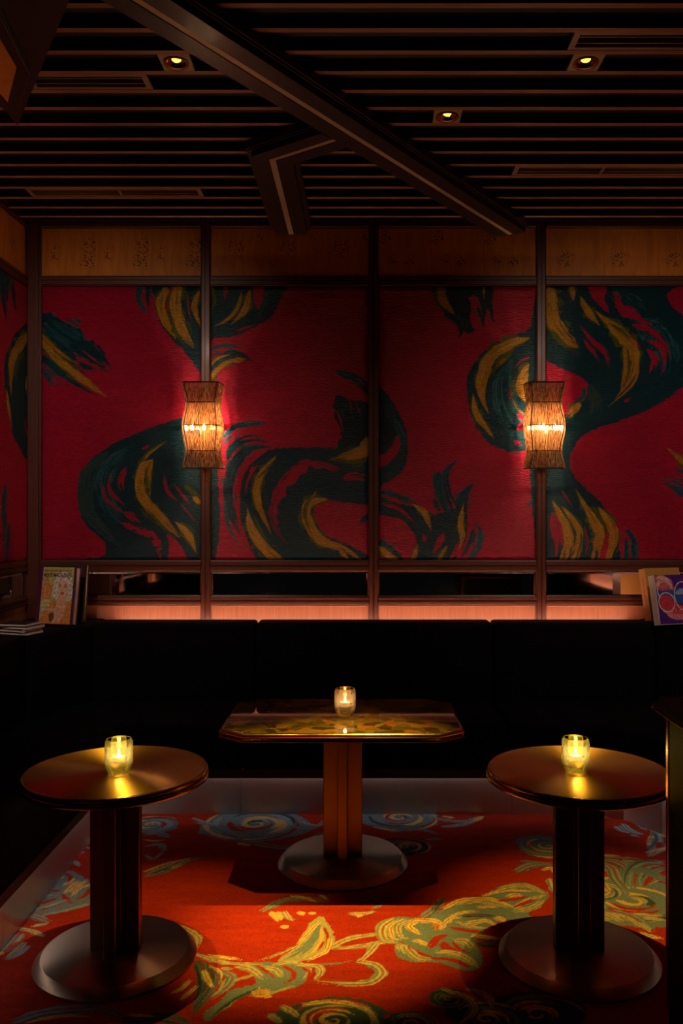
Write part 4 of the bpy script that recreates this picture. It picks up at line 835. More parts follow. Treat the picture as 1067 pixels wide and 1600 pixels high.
# ------------------------------------------------------------------ ceiling vents and downlights
def vent(x0, x1, yc, label, div=None):
    e = empty('air_vent', ((x0 + x1) / 2, yc, ZS)); tag(e, label, 'vent', 'slot vents between the ceiling battens')
    a, b = x0 - (x0 + x1) / 2, x1 - (x0 + x1) / 2; h = 0.0535; t = 0.016
    mb = MB(); mb.box(a, b, -h, -h + t, 0.001, 0.010); mb.box(a, b, h - t, h, 0.001, 0.010); mb.box(a, a + t * 1.3, -h + t, h - t, 0.001, 0.010); mb.box(b - t * 1.3, b, -h + t, h - t, 0.001, 0.010)
    mb.build('vent_frame', M['dark_metal'], e)
    for k in (-0.5, 0.45): MB().box(a + t, b - t, k * 0.04 - 0.0022, k * 0.04 + 0.0022, 0.004, 0.018).build('louver', M['dark_metal'], e)
    if div is not None: MB().box(div - (x0 + x1) / 2 - 0.006, div - (x0 + x1) / 2 + 0.006, -h + t, h - t, 0.002, 0.010).build('divider', M['dark_metal'], e)
    MB().box(a + 0.002, b - 0.002, -h + 0.002, h - 0.002, 0.022, 0.030).build('vent_back', M['void'], e)
vent(-1.22, -0.775, 3.136, 'slot vent between battens beside the left downlight')
vent(0.70, 1.55, 2.865, 'slot vent between battens just above the right downlight')
vent(-1.64, -0.786, 4.222, 'long slot vent near the back wall, left of the bent beam', -1.19)
vent(0.70, 1.65, 3.951, 'long slot vent right of the diagonal beam near the back', 1.11)

def downlight():
    e = empty('downlight', (0, 0, 0)); n = 32; h = 0.0545; r = 0.043
    mb = MB(); vs = []; fs = []       # square plate with a round opening
    for i in range(n):
        a = 2 * math.pi * i / n; c, s_ = math.cos(a), math.sin(a); k = h / max(abs(c), abs(s_))
        for z in (0.0, 0.008): vs += [(k * c, k * s_, z), (r * c, r * s_, z)]
    for i in range(n):
        j = (i + 1) % n; A = i * 4; B = j * 4
        fs += [(A, B, B + 1, A + 1), (A + 2, A + 3, B + 3, B + 2), (A, A + 2, B + 2, B), (A + 1, B + 1, B + 3, A + 3)]
    mb.add(vs, fs); mb.build('mounting_plate', M['plate'], e)
    MB().lathe([(0.0445, 0.001), (0.0445, -0.004), (0.0375, -0.004), (0.0375, 0.003), (0.0425, 0.004)], 32, cap=False).build('trim_ring', M['ring'], e, True)
    rf = MB().lathe([(0.0375, 0.000), (0.030, 0.012), (0.022, 0.020), (0.018, 0.0265)], 24, cap=False).build('reflector', M['reflector'], e)
    MB().lathe([(0.0, 0.004), (0.010, 0.005), (0.0165, 0.010), (0.0175, 0.017), (0.014, 0.024), (0.0, 0.026)], 24).build('lamp', M['spot_bulb'], rf, True)
    return e
dl0 = downlight()
def spot_for(e, aim, size, blend, power, col=C_SPOT):
    L = bpy.data.lights.new('downlight_beam', 'SPOT'); L.energy = power; L.color = col; L.spot_size = math.radians(size); L.spot_blend = blend; L.shadow_soft_size = 0.012
    o = bpy.data.objects.new('downlight_beam', L); COL.objects.link(o); o.parent = e; o.location = (0, 0, -0.012)
    d = Vector(aim) - Vector((e.location.x, e.location.y, ZS)); o.rotation_euler = d.to_track_quat('-Z', 'Y').to_euler()
DL = [((-0.648, 3.000), (-0.66, 2.84, 0), 26, 1.0, 1.0, 'gold square downlight left of the diagonal beam'),
      ((0.784, 3.000), (0.84, 2.92, 0), 28, 1.0, 1.35, 'gold square downlight at right, below a slot vent'),
      ((0.340, 3.408), (-0.12, 2.90, 0), 22, 1.0, 3.3, 'smallest gold downlight, just right of the diagonal beam')]
for i, (p, aim, sz, bl, k, lab) in enumerate(DL):
    e = dl0 if i == 0 else copy_tree(dl0)
    e.location = (p[0], p[1], ZS); tag(e, lab, 'downlight', 'square downlights in the ceiling')
for e, (p, aim, sz, bl, k, lab) in zip([o for o in COL.objects if o.name.startswith('downlight') and o.type == 'EMPTY'], DL):
    spot_for(e, aim, sz, bl, P_SPOT * k)

# ------------------------------------------------------------------ built-in bench around three sides
bench = empty('banquette', (0, 3.9, 0)); tag(bench, 'black velvet banquette running along the walls on a brushed steel plinth', 'bench')
def bpart(mb, nm, mat, **k):
    o = mb.build(nm, mat, bench, **k); o.location = (0, -3.9, 0); return o
PL = [(-1.15, 1.5), (-1.15, 3.975), (1.04, 3.975), (1.19, 3.90), (1.305, 3.73), (1.36, 3.50), (1.36, 1.5)]
HK = 0.195
def plinth_panel(p, q):
    d = (Vector(q) - Vector(p)); t = d.normalized(); n = Vector((t.y, -t.x)); back = -n * 0.02   # face looks into the room
    g = t * 0.0008; p = Vector(p) + g; q = Vector(q) - g
    return MB().prism([tuple(p), tuple(q), tuple(q + Vector((-t.y, t.x)) * 0.02), tuple(p + Vector((-t.y, t.x)) * 0.02)], 0.0, HK)
segs = [((-1.15, 1.5), (-1.15, 2.75)), ((-1.15, 2.75), (-1.15, 3.975))]
xa = [-1.15, (376 - VX) * 3.975 / F, (800 - VX) * 3.975 / F, 1.04]
segs += [((xa[i], 3.975), (xa[i + 1], 3.975)) for i in range(3)]
segs += [(PL[i], PL[i + 1]) for i in range(2, 5)] + [((1.36, 3.5), (1.36, 2.5)), ((1.36, 2.5), (1.36, 1.5))]
for p, q in segs: bpart(plinth_panel(p, q), 'plinth_panel', M['steel'])
lip = MB(); band(lip, PL, -0.035, -0.027, 0.177, 0.215); bpart(lip, 'seat_lip', M['black_wood'])
# seat cushions
def cushion(poly, z0, z1, nm, bev=0.03):
    bpart(MB().prism(poly, z0, z1), nm, M['black_velvet'], smooth=True, bevel=bev, seg=3)
SX = [-1.115, -0.548, 0.68, 1.02]
cushion([(-1.79, 1.5), (-1.115, 1.5), (-1.115, 3.93), (-1.79, 3.93)], HK + 0.002, 0.43, 'seat_cushion')
cushion([(-1.79, 3.94), (-0.552, 3.94), (-0.552, 4.50), (-1.79, 4.50)], HK + 0.002, 0.43, 'seat_cushion')
cushion([(-0.545, 3.94), (0.676, 3.94), (0.676, 4.50), (-0.545, 4.50)], HK + 0.002, 0.43, 'seat_cushion')
cushion([(0.684, 3.94), (1.02, 3.94), (1.165, 3.875), (1.28, 3.71), (1.33, 3.49), (1.93, 3.49), (1.93, 4.50), (0.684, 4.50)], HK + 0.002, 0.43, 'seat_cushion')
cushion([(1.33, 1.5), (1.93, 1.5), (1.93, 3.48), (1.33, 3.48)], HK + 0.002, 0.43, 'seat_cushion')
# back cushions; the corners are rounded off
BT = 0.828
cushion([(-0.545, 4.42), (0.676, 4.42), (0.676, 4.585), (-0.545, 4.585)], 0.40, BT, 'back_cushion', 0.018)
cushion([(-1.38, 4.38), (-1.25, 4.41), (-1.05, 4.42), (-0.552, 4.42), (-0.552, 4.585), (-1.38, 4.585)], 0.40, BT, 'back_cushion', 0.018)
cushion([(0.684, 4.42), (1.15, 4.42), (1.38, 4.40), (1.50, 4.37), (1.50, 4.585), (0.684, 4.585)], 0.40, BT, 'back_cushion', 0.018)
cushion([(-1.82, 3.99), (-1.50, 3.99), (-1.49, 4.15), (-1.445, 4.29), (-1.385, 4.375), (-1.385, 4.665), (-1.82, 4.665)], 0.40, BT - 0.005, 'corner_back', 0.018)
cushion([(1.505, 4.365), (1.60, 4.29), (1.67, 4.15), (1.69, 3.99), (1.955, 3.99), (1.955, 4.665), (1.505, 4.665)], 0.40, BT - 0.005, 'corner_back', 0.018)
cushion([(-1.74, 1.5), (-1.56, 1.5), (-1.56, 3.985), (-1.74, 3.985)], 0.40, BT, 'back_cushion', 0.018)
cushion([(1.69, 1.5), (1.87, 1.5), (1.87, 3.985), (1.69, 3.985)], 0.40, BT, 'back_cushion', 0.018)
# light strips in the gap behind the back cushions
for nm, a, lab in (('back', (-1.34, 1.46, 4.600, 4.612), 'warm cove light strip glowing behind the back cushions at the back wall'),
                   ('left', (-1.765, -1.753, 1.6, 3.93), 'warm cove light strip hidden behind the left bench back'),
                   ('right', (1.885, 1.897, 1.6, 3.93), 'warm cove light strip hidden behind the right bench back')):
    t = empty('light_strip', ((a[0] + a[1]) / 2, (a[2] + a[3]) / 2, 0.79 if nm == 'back' else 0.73)); tag(t, lab, 'light strip')
    cx, cy = t.location.x, t.location.y
    MB().box(a[0] - cx, a[1] - cx, a[2] - cy, a[3] - cy, 0.006, 0.010).build('light_diffuser', M['cove'], t)
    MB().box(a[0] - cx - 0.004, a[1] - cx + 0.004, a[2] - cy - 0.004, a[3] - cy + 0.004, -0.004, 0.0058).build('channel', M['dark_metal'], t)

for pth, lab in (([(-1.15, 1.55), (-1.15, 3.94)], 'pale light strip under the seat edge of the left bench'),
                 ([(-1.10, 3.975), (1.03, 3.975)], 'pale light strip under the seat edge of the back bench'),
                 ([(1.05, 3.97), (1.19, 3.90), (1.305, 3.73), (1.36, 3.50), (1.36, 1.55)], 'pale light strip under the rounded seat edge at right')):
    t = empty('light_strip', (pth[0][0], pth[0][1], 0.185)); tag(t, lab, 'light strip')
    q = [(x - pth[0][0], y - pth[0][1]) for x, y in pth]
    mb = MB(); band(mb, q, -0.022, -0.006, 0.0, 0.003); mb.build('light_diffuser', M['kick'], t)
    mb = MB(); band(mb, q, -0.024, -0.004, 0.0032, 0.009); mb.build('channel', M['dark_metal'], t)

# ------------------------------------------------------------------ added fill spots (unseen, above the viewer, lift the back wall)
for x, ax, lab in ((-1.25, -1.40, 'added unseen fill spotlight aimed at the left half of the back wall'), (1.40, 1.50, 'added unseen fill spotlight aimed at the right half of the back wall')):
    e = empty('fill_spotlight', (x, 1.95, 2.80)); tag(e, lab, 'spotlight', 'added fill spotlights aimed at the back wall')
    d = (Vector((ax, YW, 1.38)) - Vector((x, 1.95, 2.80))).normalized(); q = d.to_track_quat('-Z', 'Y')
    hd = MB().lathe([(0.0, 0.11), (0.034, 0.11), (0.036, 0.10), (0.036, 0.0), (0.033, -0.002), (0.031, 0.004), (0.0, 0.02)], 24).build('lamp_head', M['black_wood'], e, True); hd.rotation_mode = 'QUATERNION'; hd.rotation_quaternion = q
    MB().tube([(0, 0, 0.05), (0, 0, ZS - 2.80)], 0.008, 10).build('stem', M['black_wood'], e, True)
    L = bpy.data.lights.new('fill_beam', 'SPOT'); L.energy = P_FILL; L.color = C_FILL; L.spot_size = math.radians(66); L.spot_blend = 0.9; L.shadow_soft_size = 0.03
    o = bpy.data.objects.new('fill_beam', L); COL.objects.link(o); o.parent = e; o.location = d * 0.03; o.rotation_mode = 'QUATERNION'; o.rotation_quaternion = q

# ------------------------------------------------------------------ tables
TZ = 0.593
def column(z1, e):
    a, b = 0.019, 0.077
    P = [(-a, -b), (a, -b), (a, -a), (b, -a), (b, a), (a, a), (a, b), (-a, b), (-a, a), (-b, a), (-b, -a), (-a, -a)]
    MB().prism(P, 0.030, z1).build('column', M['bronze_col'], e, bevel=0.003, seg=2)
def base(e, R=0.258):
    MB().lathe([(0.0, 0.0), (R - 0.004, 0.0), (R, 0.004), (R, 0.008), (R - 0.022, 0.031), (R - 0.026, 0.032), (0.0, 0.034)], 96).build('base_disc', M['bronze_base'], e, True)
def round_table():
    e = empty('round_table', (0, 0, 0)); R = 0.284
    base(e, 0.248); column(TZ - 0.034, e)
    MB().lathe([(0.0, TZ - 0.012), (R - 0.010, TZ - 0.012), (R - 0.010, TZ - 0.001), (R - 0.0115, TZ), (0.0, TZ)], 128).build('tabletop', M['brass_top'], e, True)
    pr = [(R - 0.03, TZ - 0.036), (R - 0.012, TZ - 0.036), (R - 0.006, TZ - 0.033)]
    pr += [(R - 0.008 + 0.012 * math.cos(t), TZ - 0.024 + 0.009 * math.sin(t)) for t in [-1.2 + 2.4 * i / 8 for i in range(9)]]
    pr += [(R - 0.004, TZ - 0.0145)] + [(R - 0.0075 + 0.0075 * math.cos(t), TZ - 0.0075 + 0.0072 * math.sin(t)) for t in [-1.2 + 2.8 * i / 8 for i in range(9)]]
    pr += [(R - 0.0098, TZ - 0.001), (R - 0.0098, TZ - 0.0125), (R - 0.03, TZ - 0.0125)]
    MB().lathe(pr + [pr[0]], 128, cap=False).build('table_rim', M['bronze_rim'], e, True)
    return e
rt = round_table(); rt.location = (-0.770, 2.690, 0); tag(rt, 'round brass pedestal table at left, green candle holder on it', 'table', 'round brass pedestal tables')
r2 = copy_tree(rt); r2.location = (0.680, 2.690, 0); tag(r2, 'round brass pedestal table at right, beside the dark cabinet', 'table', 'round brass pedestal tables')

ot = empty('octagonal_table', (-0.075, 3.42, 0)); tag(ot, 'octagonal stone-topped table with gold edge in front of the bench', 'table')
def octo(w, d, c): return [(-w + c, -d), (w - c, -d), (w, -d + c * 0.75), (w, d - c * 0.75), (w - c, d), (-w + c, d), (-w, d - c * 0.75), (-w, -d + c * 0.75)]
base(ot, 0.258); column(TZ - 0.036, ot)
MB().prism(octo(0.445, 0.285, 0.094), TZ - 0.014, TZ).build('stone_top', M['stone'], ot, bevel=0.001, seg=1)
mb = MB(); tiers = [(0.447, TZ - 0.001, 0.095), (0.452, TZ - 0.003, 0.096), (0.456, TZ - 0.007, 0.097), (0.458, TZ - 0.012, 0.0975), (0.456, TZ - 0.017, 0.097), (0.448, TZ - 0.020, 0.095), (0.450, TZ - 0.022, 0.0955), (0.457, TZ - 0.026, 0.0972), (0.459, TZ - 0.031, 0.098), (0.452, TZ - 0.036, 0.096), (0.40, TZ - 0.036, 0.085)]
vs = []; fs = []
for w, z, c in [(0.4455, TZ - 0.0142, 0.0945), (0.4455, TZ - 0.001, 0.0945)] + tiers: vs += [(x, y, z) for x, y in octo(w, w - 0.16, c)]
k = len(vs) // 8
for i in range(k - 1):
    for j in range(8): fs.append((i * 8 + j, i * 8 + (j + 1) % 8, (i + 1) * 8 + (j + 1) % 8, (i + 1) * 8 + j))
for j in range(8): fs.append(((k - 1) * 8 + j, (k - 1) * 8 + (j + 1) % 8, (j + 1) % 8, j))
mb.add(vs, fs); mb.build('table_edge', M['gold_edge'], ot, smooth=True)

# ------------------------------------------------------------------ candle holders
def candle(glass):
    e = empty('candle_holder', (0, 0, 0))
    MB().lathe([(0.0, 0.003), (0.026, 0.003), (0.030, 0.0), (0.032, 0.003), (0.0335, 0.008), (0.0385, 0.014), (0.0420, 0.024), (0.0430, 0.038), (0.0430, 0.088), (0.0422, 0.096), (0.0400, 0.102), (0.0375, 0.1055), (0.0355, 0.106), (0.0345, 0.1035), (0.0370, 0.098), (0.0375, 0.085)], 48, cap=False).build('outer_glass', glass, e, True)
    MB().lathe([(0.0345, 0.1035), (0.0352, 0.094), (0.0352, 0.056), (0.0335, 0.042), (0.027, 0.035), (0.0, 0.034)], 48, cap=False).build('inner_glass', glass, e, True)
    cup = MB().lathe([(0.0, 0.0345), (0.0185, 0.0345), (0.0195, 0.036), (0.0195, 0.051), (0.0188, 0.051), (0.0188, 0.0485)], 32, cap=False).build('tealight_cup', M['tin'], e, True)
    MB().lathe([(0.0, 0.0365), (0.0186, 0.0365), (0.0186, 0.0485), (0.0, 0.0475)], 32).build('wax', M['wax'], cup, True)
    MB().lathe([(0.0, 0.0485), (0.0028, 0.051), (0.0042, 0.056), (0.0036, 0.063), (0.0016, 0.070), (0.0, 0.074)], 16).build('flame', M['flame'], cup, True)
    MB().tube([(0, 0, 0.0475), (0, 0, 0.0505)], 0.0006).build('wick', M['void'], cup)
    return e
def glow(e, p):
    L = bpy.data.lights.new('candle_glow', 'POINT'); L.energy = p; L.color = (1.0, 0.66, 0.30); L.shadow_soft_size = 0.006
    o = bpy.data.objects.new('candle_glow', L); COL.objects.link(o); o.parent = e; o.location = (0, 0, 0.066)
c1 = candle(M['glass_green']); c1.location = (-0.7515, 2.655, TZ); tag(c1, 'green glass candle holder on the left round table', 'candle', 'green glass candle holders')
c2 = copy_tree(c1); c2.location = (0.6655, 2.668, TZ); tag(c2, 'green glass candle holder on the right round table', 'candle', 'green glass candle holders')
c3 = candle(M['glass_smoke']); c3.location = (-0.066, 3.415, TZ); tag(c3, 'smoky glass candle holder on the octagonal stone table', 'candle')
for c in (c1, c2, c3): glow(c, P_CANDLE)

# ------------------------------------------------------------------ wall lamps
def wall_lamp(sx):
    """curtain of amber rods on a wavy wire frame: front and two splayed sides; sx mirrors it"""
    e = empty('wall_lamp', (0, 0, 0)); hh = 0.2275
    zs = [hh, 0.126, 0.0, -0.134, -hh]                                 # wire levels
    wid = [0.103, 0.090, 0.104, 0.090, 0.103]; dep = [0.150, 0.118, 0.150, 0.118, 0.148]
    def prof_at(z):
        zz = zs[::-1]
        # smooth wave through the wire levels
        i = max(0, min(3, sum(1 for q in zz[1:-1] if z > q))); t = (z - zz[i]) / (zz[i + 1] - zz[i]); t = t * t * (3 - 2 * t)
        W_ = wid[::-1]; D_ = dep[::-1]
        return W_[i] + (W_[i + 1] - W_[i]) * t, D_[i] + (D_[i + 1] - D_[i]) * t
    inset = 0.018
    Z = [hh - 2 * hh * i / 22 for i in range(23)]
    rg = random.Random(8)
    fr = MB(); nf = 40
    for k in range(nf):
        f = -1 + 2 * (k + 0.5) / nf + rg.uniform(-0.008, 0.008); dy = rg.uniform(-0.002, 0.002)
        fr.tube([(f * (prof_at(z)[0] - inset), -prof_at(z)[1] + dy, z) for z in Z], 0.0019, 5)
    tag(fr.build('front_rods', M['rod'], e, True), kind='stuff')
    for s in (-1, 1):
        sd = MB(); ns = 22
        for k in range(ns):
            q = (k + 0.5) / ns
            sd.tube([(s * (prof_at(z)[0] - inset * (1 - min(1, q * 3))), -prof_at(z)[1] * (1 - q) - 0.03 * q, z) for z in Z], 0.0022, 5)
        tag(sd.build('side_rods', M['rod'], e, True), kind='stuff')
    for z, w, d in zip(zs, wid, dep):
        r = 0.0028 if abs(z) < hh - 0.01 else 0.0040
        mb = MB(); mb.tube([(-w, -0.026, z), (-w, -d * 0.67, z), (-w + inset, -d - 0.004, z), (w - inset, -d - 0.004, z), (w, -d * 0.67, z), (w, -0.026, z)], r, 6)
        mb.build('wire_hoop', M['wire'], e, True)
    for s in (-1, 1):
        MB().tube([(s * (prof_at(z)[0] - inset), -prof_at(z)[1] - 0.003, z) for z in Z], 0.0022, 6).build('corner_wire', M['wire'], e, True)
    bp_ = MB().box(-0.030, 0.030, -0.0265, -0.0, -0.19, 0.19).build('back_plate', M['bronze_rim'], e, bevel=0.003)
    MB().box(-0.095, 0.095, -0.030, -0.0262, -0.012, 0.012).build('lamp_arm', M['bronze_rim'], bp_)
    MB().box(-0.098, 0.098, -0.0345, -0.0302, -0.2245, -0.2165).build('bottom_bar', M['bronze_rim'], e)
    for bx, by in ((-0.090, -0.085), (-0.048, -0.118), (0.018, -0.132), (0.090, -0.085)):
        MB().lathe([(0.0, -0.026), (0.006, -0.024), (0.010, -0.014), (0.0095, -0.004), (0.004, 0.006), (0.0, 0.008)], 14, (bx * sx, by, 0.0)).build('bulb', M['bulb'], e, True)
    for bx, by in ((-0.05, -0.10), (0.05, -0.10)):
        L = bpy.data.lights.new('wall_lamp_light', 'POINT'); L.energy = P_SCONCE; L.color = (1.0, 0.66, 0.40); L.shadow_soft_size = 0.012
        o = bpy.data.objects.new('wall_lamp_light', L); COL.objects.link(o); o.parent = e; o.location = (bx, by, -0.008)
    return e
zl = H + (VY - 665) * 4.56 / F
w1 = wall_lamp(1); w1.location = (MULS[0], YW - 0.023, zl); tag(w1, 'amber rod wall lamp on the left mullion of the back wall', 'wall lamp', 'amber wall lamps')
w2 = wall_lamp(-1); w2.location = (MULS[2], YW - 0.023, zl); tag(w2, 'amber rod wall lamp on the right mullion of the back wall', 'wall lamp', 'amber wall lamps')

# ------------------------------------------------------------------ dark cabinet at the right edge
cb = empty('service_cabinet', (1.1, 2.0, 0)); tag(cb, 'tall black cabinet with brass edging at the right edge', 'cabinet')
def cpart(mb, nm, mat, **k):
    o = mb.build(nm, mat, cb, **k); o.location = (-1.1, -2.0, 0); return o
cpart(MB().box(0.834, 1.32, 1.72, 2.325, 0.0, 0.8594), 'body', M['cabinet'])
cpart(MB().box(0.826, 0.8338, 2.313, 2.331, 0.0, 0.8594), 'corner_strip', M['gold_edge'], bevel=0.002)
cpart(MB().box(0.826, 0.8338, 1.715, 1.733, 0.0, 0.8594), 'corner_strip', M['gold_edge'], bevel=0.002)
for y0, y1 in ((1.738, 2.015), (2.022, 2.308)):
    d = cpart(MB().box(0.8275, 0.8338, y0, y1, 0.06, 0.84), 'door', M['cabinet'], bevel=0.002)
mb = MB()
tr = [(0.800, 2.352, 0.8645), (0.797, 2.355, 0.870), (0.800, 2.352, 0.876), (0.812, 2.340, 0.890), (0.815, 2.337, 0.897)]
vs = []
for x, y, z in tr: vs += [(x, 1.69 + (2.355 - y), z), (1.345, 1.69 + (2.355 - y), z), (1.345, y, z), (x, y, z)]
fs = [(3, 2, 1, 0), (16, 17, 18, 19)] + [(i * 4 + j, i * 4 + (j + 1) % 4, (i + 1) * 4 + (j + 1) % 4, (i + 1) * 4 + j) for i in range(4) for j in range(4)]
mb.add(vs, fs, 0); cpart(mb, 'cabinet_top', M['cabinet'])
cpart(MB().box(0.795, 1.345, 1.688, 2.357, 0.8596, 0.8644), 'brass_edge', M['gold_edge'])

# ------------------------------------------------------------------ books and cases in the corners
FONT = None
def text_mesh(body, size, mat, name, loc, parent, w=1.0, align='LEFT', bold=0.0, shear=0.0):
    cu = bpy.data.curves.new(name, 'FONT'); cu.body = body; cu.size = size; cu.align_x = align; cu.offset = bold; cu.shear = shear; cu.resolution_u = 3
    t = bpy.data.objects.new(name + '_tmp', cu); COL.objects.link(t)
    bpy.context.view_layer.update()
    me = bpy.data.meshes.new_from_object(t.evaluated_get(bpy.context.evaluated_depsgraph_get()))
    bpy.data.objects.remove(t); bpy.data.curves.remove(cu)
    me.materials.clear(); me.materials.append(mat)
    o = bpy.data.objects.new(name, me); COL.objects.link(o); o.parent = parent; o.location = loc; o.scale = (w, 1, 1); o.rotation_euler = (math.pi / 2, 0, 0)
    return o

def front(b): return [c for c in b.children if c.name.startswith('front_cover')][0]
def book(name, label, w, h, t, cover, pages, group=None, spine_side=-1):
    """stands on its base, cover facing -Y; local x from 0 to w, y from 0 (cover) to t"""
    e = empty(name); tag(e, label, 'book', group)
    MB().box(0, w, 0, 0.003, 0, h).build('front_cover', cover, e)
    MB().box(0, w, t - 0.003, t, 0, h).build('back_cover', cover, e)
    xs = 0 if spine_side < 0 else w - 0.003
    MB().box(xs, xs + 0.003, 0.0031, t - 0.0031, 0, h).build('spine', cover, e)
    a, b = (0.0035, w - 0.004) if spine_side < 0 else (0.004, w - 0.0035)
    pm = MB(); n = 7
    for i in range(n):
        y0 = 0.0035 + (t - 0.007) * i / n; y1 = 0.0035 + (t - 0.007) * (i + 0.82) / n
        pm.box(a, b - 0.0008 * (i % 2), y0, y1, 0.004, h - 0.004)
    pm.build('pages', pages, e)
    return e
PURP = plain('purple_cover', (0.10, 0.010, 0.085), 0.35); PAGE = plain('paper_pages', (0.62, 0.54, 0.40), 0.7); BRN = plain('brown_cover', (0.035, 0.012, 0.006), 0.4)
TANC = plain('tan_cover', (0.60, 0.30, 0.075), 0.45); WHT = plain('white_cover', (0.72, 0.68, 0.66), 0.4); INK_R = plain('red_ink', (0.62, 0.045, 0.02), 0.5); INK_P = plain('purple_ink', (0.09, 0.008, 0.06), 0.5); INK_W = plain('white_ink', (0.82, 0.80, 0.76), 0.5); BOXR = plain('red_box_ink', (0.60, 0.055, 0.02), 0.5)
INK_D = plain('dark_ink', (0.03, 0.02, 0.03), 0.5)

# left book with a portrait cover
bk = book('hardcover_book', 'thick purple book with a blonde woman on the cover, leaning in the left corner', 0.215, 0.292, 0.042, PURP, PAGE, 'books in the room corners')
bz = BT - 0.005
bk.location = (-1.665, 4.365, bz + 0.008); bk.rotation_euler = (math.radians(-9), 0, math.radians(-15))
cvr = Canvas(0, 0, 181, 288, 1.2, (0.58, 0.54, 0.15), 0.1)       # millimetres, y down
SK = (0.86, 0.46, 0.30); HA = (0.90, 0.85, 0.80); ORG = (0.80, 0.28, 0.07)
cvr.fill([(0, 95), (25, 82), (62, 92), (70, 125), (55, 160), (20, 170), (0, 150)], (0.75, 0.30, 0.09), 3)
for q in range(26): cvr.stroke([(4 + (q * 37) % 56, 96 + (q * 23) % 62), (10 + (q * 37) % 56, 99 + (q * 23) % 62)], 2.4, (0.85, 0.5, 0.22), 0.2)
cvr.fill([(70, 200), (40, 230), (20, 289), (181, 289), (175, 200), (150, 165), (110, 160)], SK, 1.5)
cvr.fill([(70, 175), (30, 215), (5, 289), (70, 289), (74, 250), (84, 215), (92, 178)], ORG, 2); cvr.fill([(160, 165), (181, 190), (181, 289), (110, 289), (138, 250), (150, 205)], ORG, 2)
for q in range(70):
    x = 8 + (q * 53) % 165; y = 195 + (q * 31) % 90
    if x < 62 or x > 132: cvr.stroke([(x, y), (x + 3, y + 1)], 1.8, (0.90, 0.55, 0.28), 0.1)
cvr.stroke([(58, 262), (78, 250), (86, 230)], 4, (0.12, 0.03, 0.02), 0.2); cvr.fill([(56, 240), (80, 232), (82, 268), (62, 272)], (0.22, 0.07, 0.04), 2)
cvr.fill([(100, 150), (142, 152), (150, 185), (120, 205), (98, 180)], SK)
for q, (x, y, r) in enumerate(((100, 55, 22), (126, 46, 24), (150, 60, 20), (86, 80, 18), (80, 108, 16), (78, 132, 15), (90, 148, 12), (164, 90, 14), (168, 116, 15), (170, 140, 14), (160, 158, 12), (112, 60, 20))):
    cvr.fill([(x + r * math.cos(a), y + r * math.sin(a)) for a in [i * 0.785 for i in range(8)]], HA, 2)
    for k in range(3): cvr.stroke([(x - r * 0.6 + k * 3, y + r * 0.5), (x - k * 2, y - r * 0.5 + k * 4), (x + r * 0.6, y + r * 0.3)], 1.5, (0.42, 0.36, 0.33), 0.4)
cvr.fill([(94, 82), (104, 70), (128, 66), (148, 76), (152, 105), (146, 135), (128, 155), (108, 148), (96, 122)], (0.92, 0.55, 0.42), 0.8)
cvr.stroke([(100, 92), (108, 87), (116, 91)], 1.8, (0.10, 0.03, 0.02), 0); cvr.stroke([(130, 90), (138, 86), (146, 91)], 1.8, (0.10, 0.03, 0.02), 0)
cvr.stroke([(102, 99), (109, 96), (116, 100)], 2.4, (0.05, 0.02, 0.02), 0); cvr.stroke([(130, 99), (137, 96), (144, 100)], 2.4, (0.05, 0.02, 0.02), 0); cvr.stroke([(124, 100), (121, 115), (126, 119)], 1.3, (0.5, 0.2, 0.13), 0.1)
cvr.fill([(110, 130), (121, 125), (133, 129), (128, 139), (116, 141)], (0.60, 0.03, 0.04), 0.6); cvr.stroke([(115, 133), (128, 132)], 1.8, (0.85, 0.75, 0.7), 0)
GU, GV = np.meshgrid(np.arange(0, 181, 1.2), np.arange(0, 288, 1.2))
pts = np.stack([0.0235 + GU / 1000, np.full_like(GU, -0.0012), 0.2905 - GV / 1000], -1)
o = bpy.data.objects.new('cover_picture', grid_mesh('cover_picture', pts, cvr.sample(GU, GV), M['print'])); COL.objects.link(o); o.parent = front(bk)
text_mesh("DIAN HANSON'S: THE HISTORY OF", 0.0125, INK_P, 'lettering', (0.031, -0.0016, 0.268), front(bk), 0.80, 'LEFT', 0.0003)
text_mesh("MEN'S MAGAZINES", 0.0285, INK_P, 'lettering', (0.028, -0.0016, 0.240), front(bk), 0.67, 'LEFT', 0.0008)
MB().box(0.028, 0.060, -0.0018, -0.0013, 0.222, 0.235).build('volume_box', BOXR, front(bk))
text_mesh("VOL. II", 0.0105, INK_W, 'lettering', (0.0315, -0.0022, 0.2255), front(bk), 0.9, 'LEFT', 0.0003)
for k, s_ in enumerate(("1960s", "at the", "newsstand")): text_mesh(s_, 0.021, INK_W, 'lettering', (0.030, -0.0016, 0.112 - 0.021 * k), front(bk), 0.95, 'LEFT', 0.0002, 0.3)
b2 = book('hardcover_book', 'dark brown book standing behind the purple portrait book', 0.235, 0.300, 0.030, BRN, PAGE, 'books in the room corners')
b2.location = (-1.672, 4.455, bz + 0.006); b2.rotation_euler = (math.radians(-9), 0, math.radians(-5))

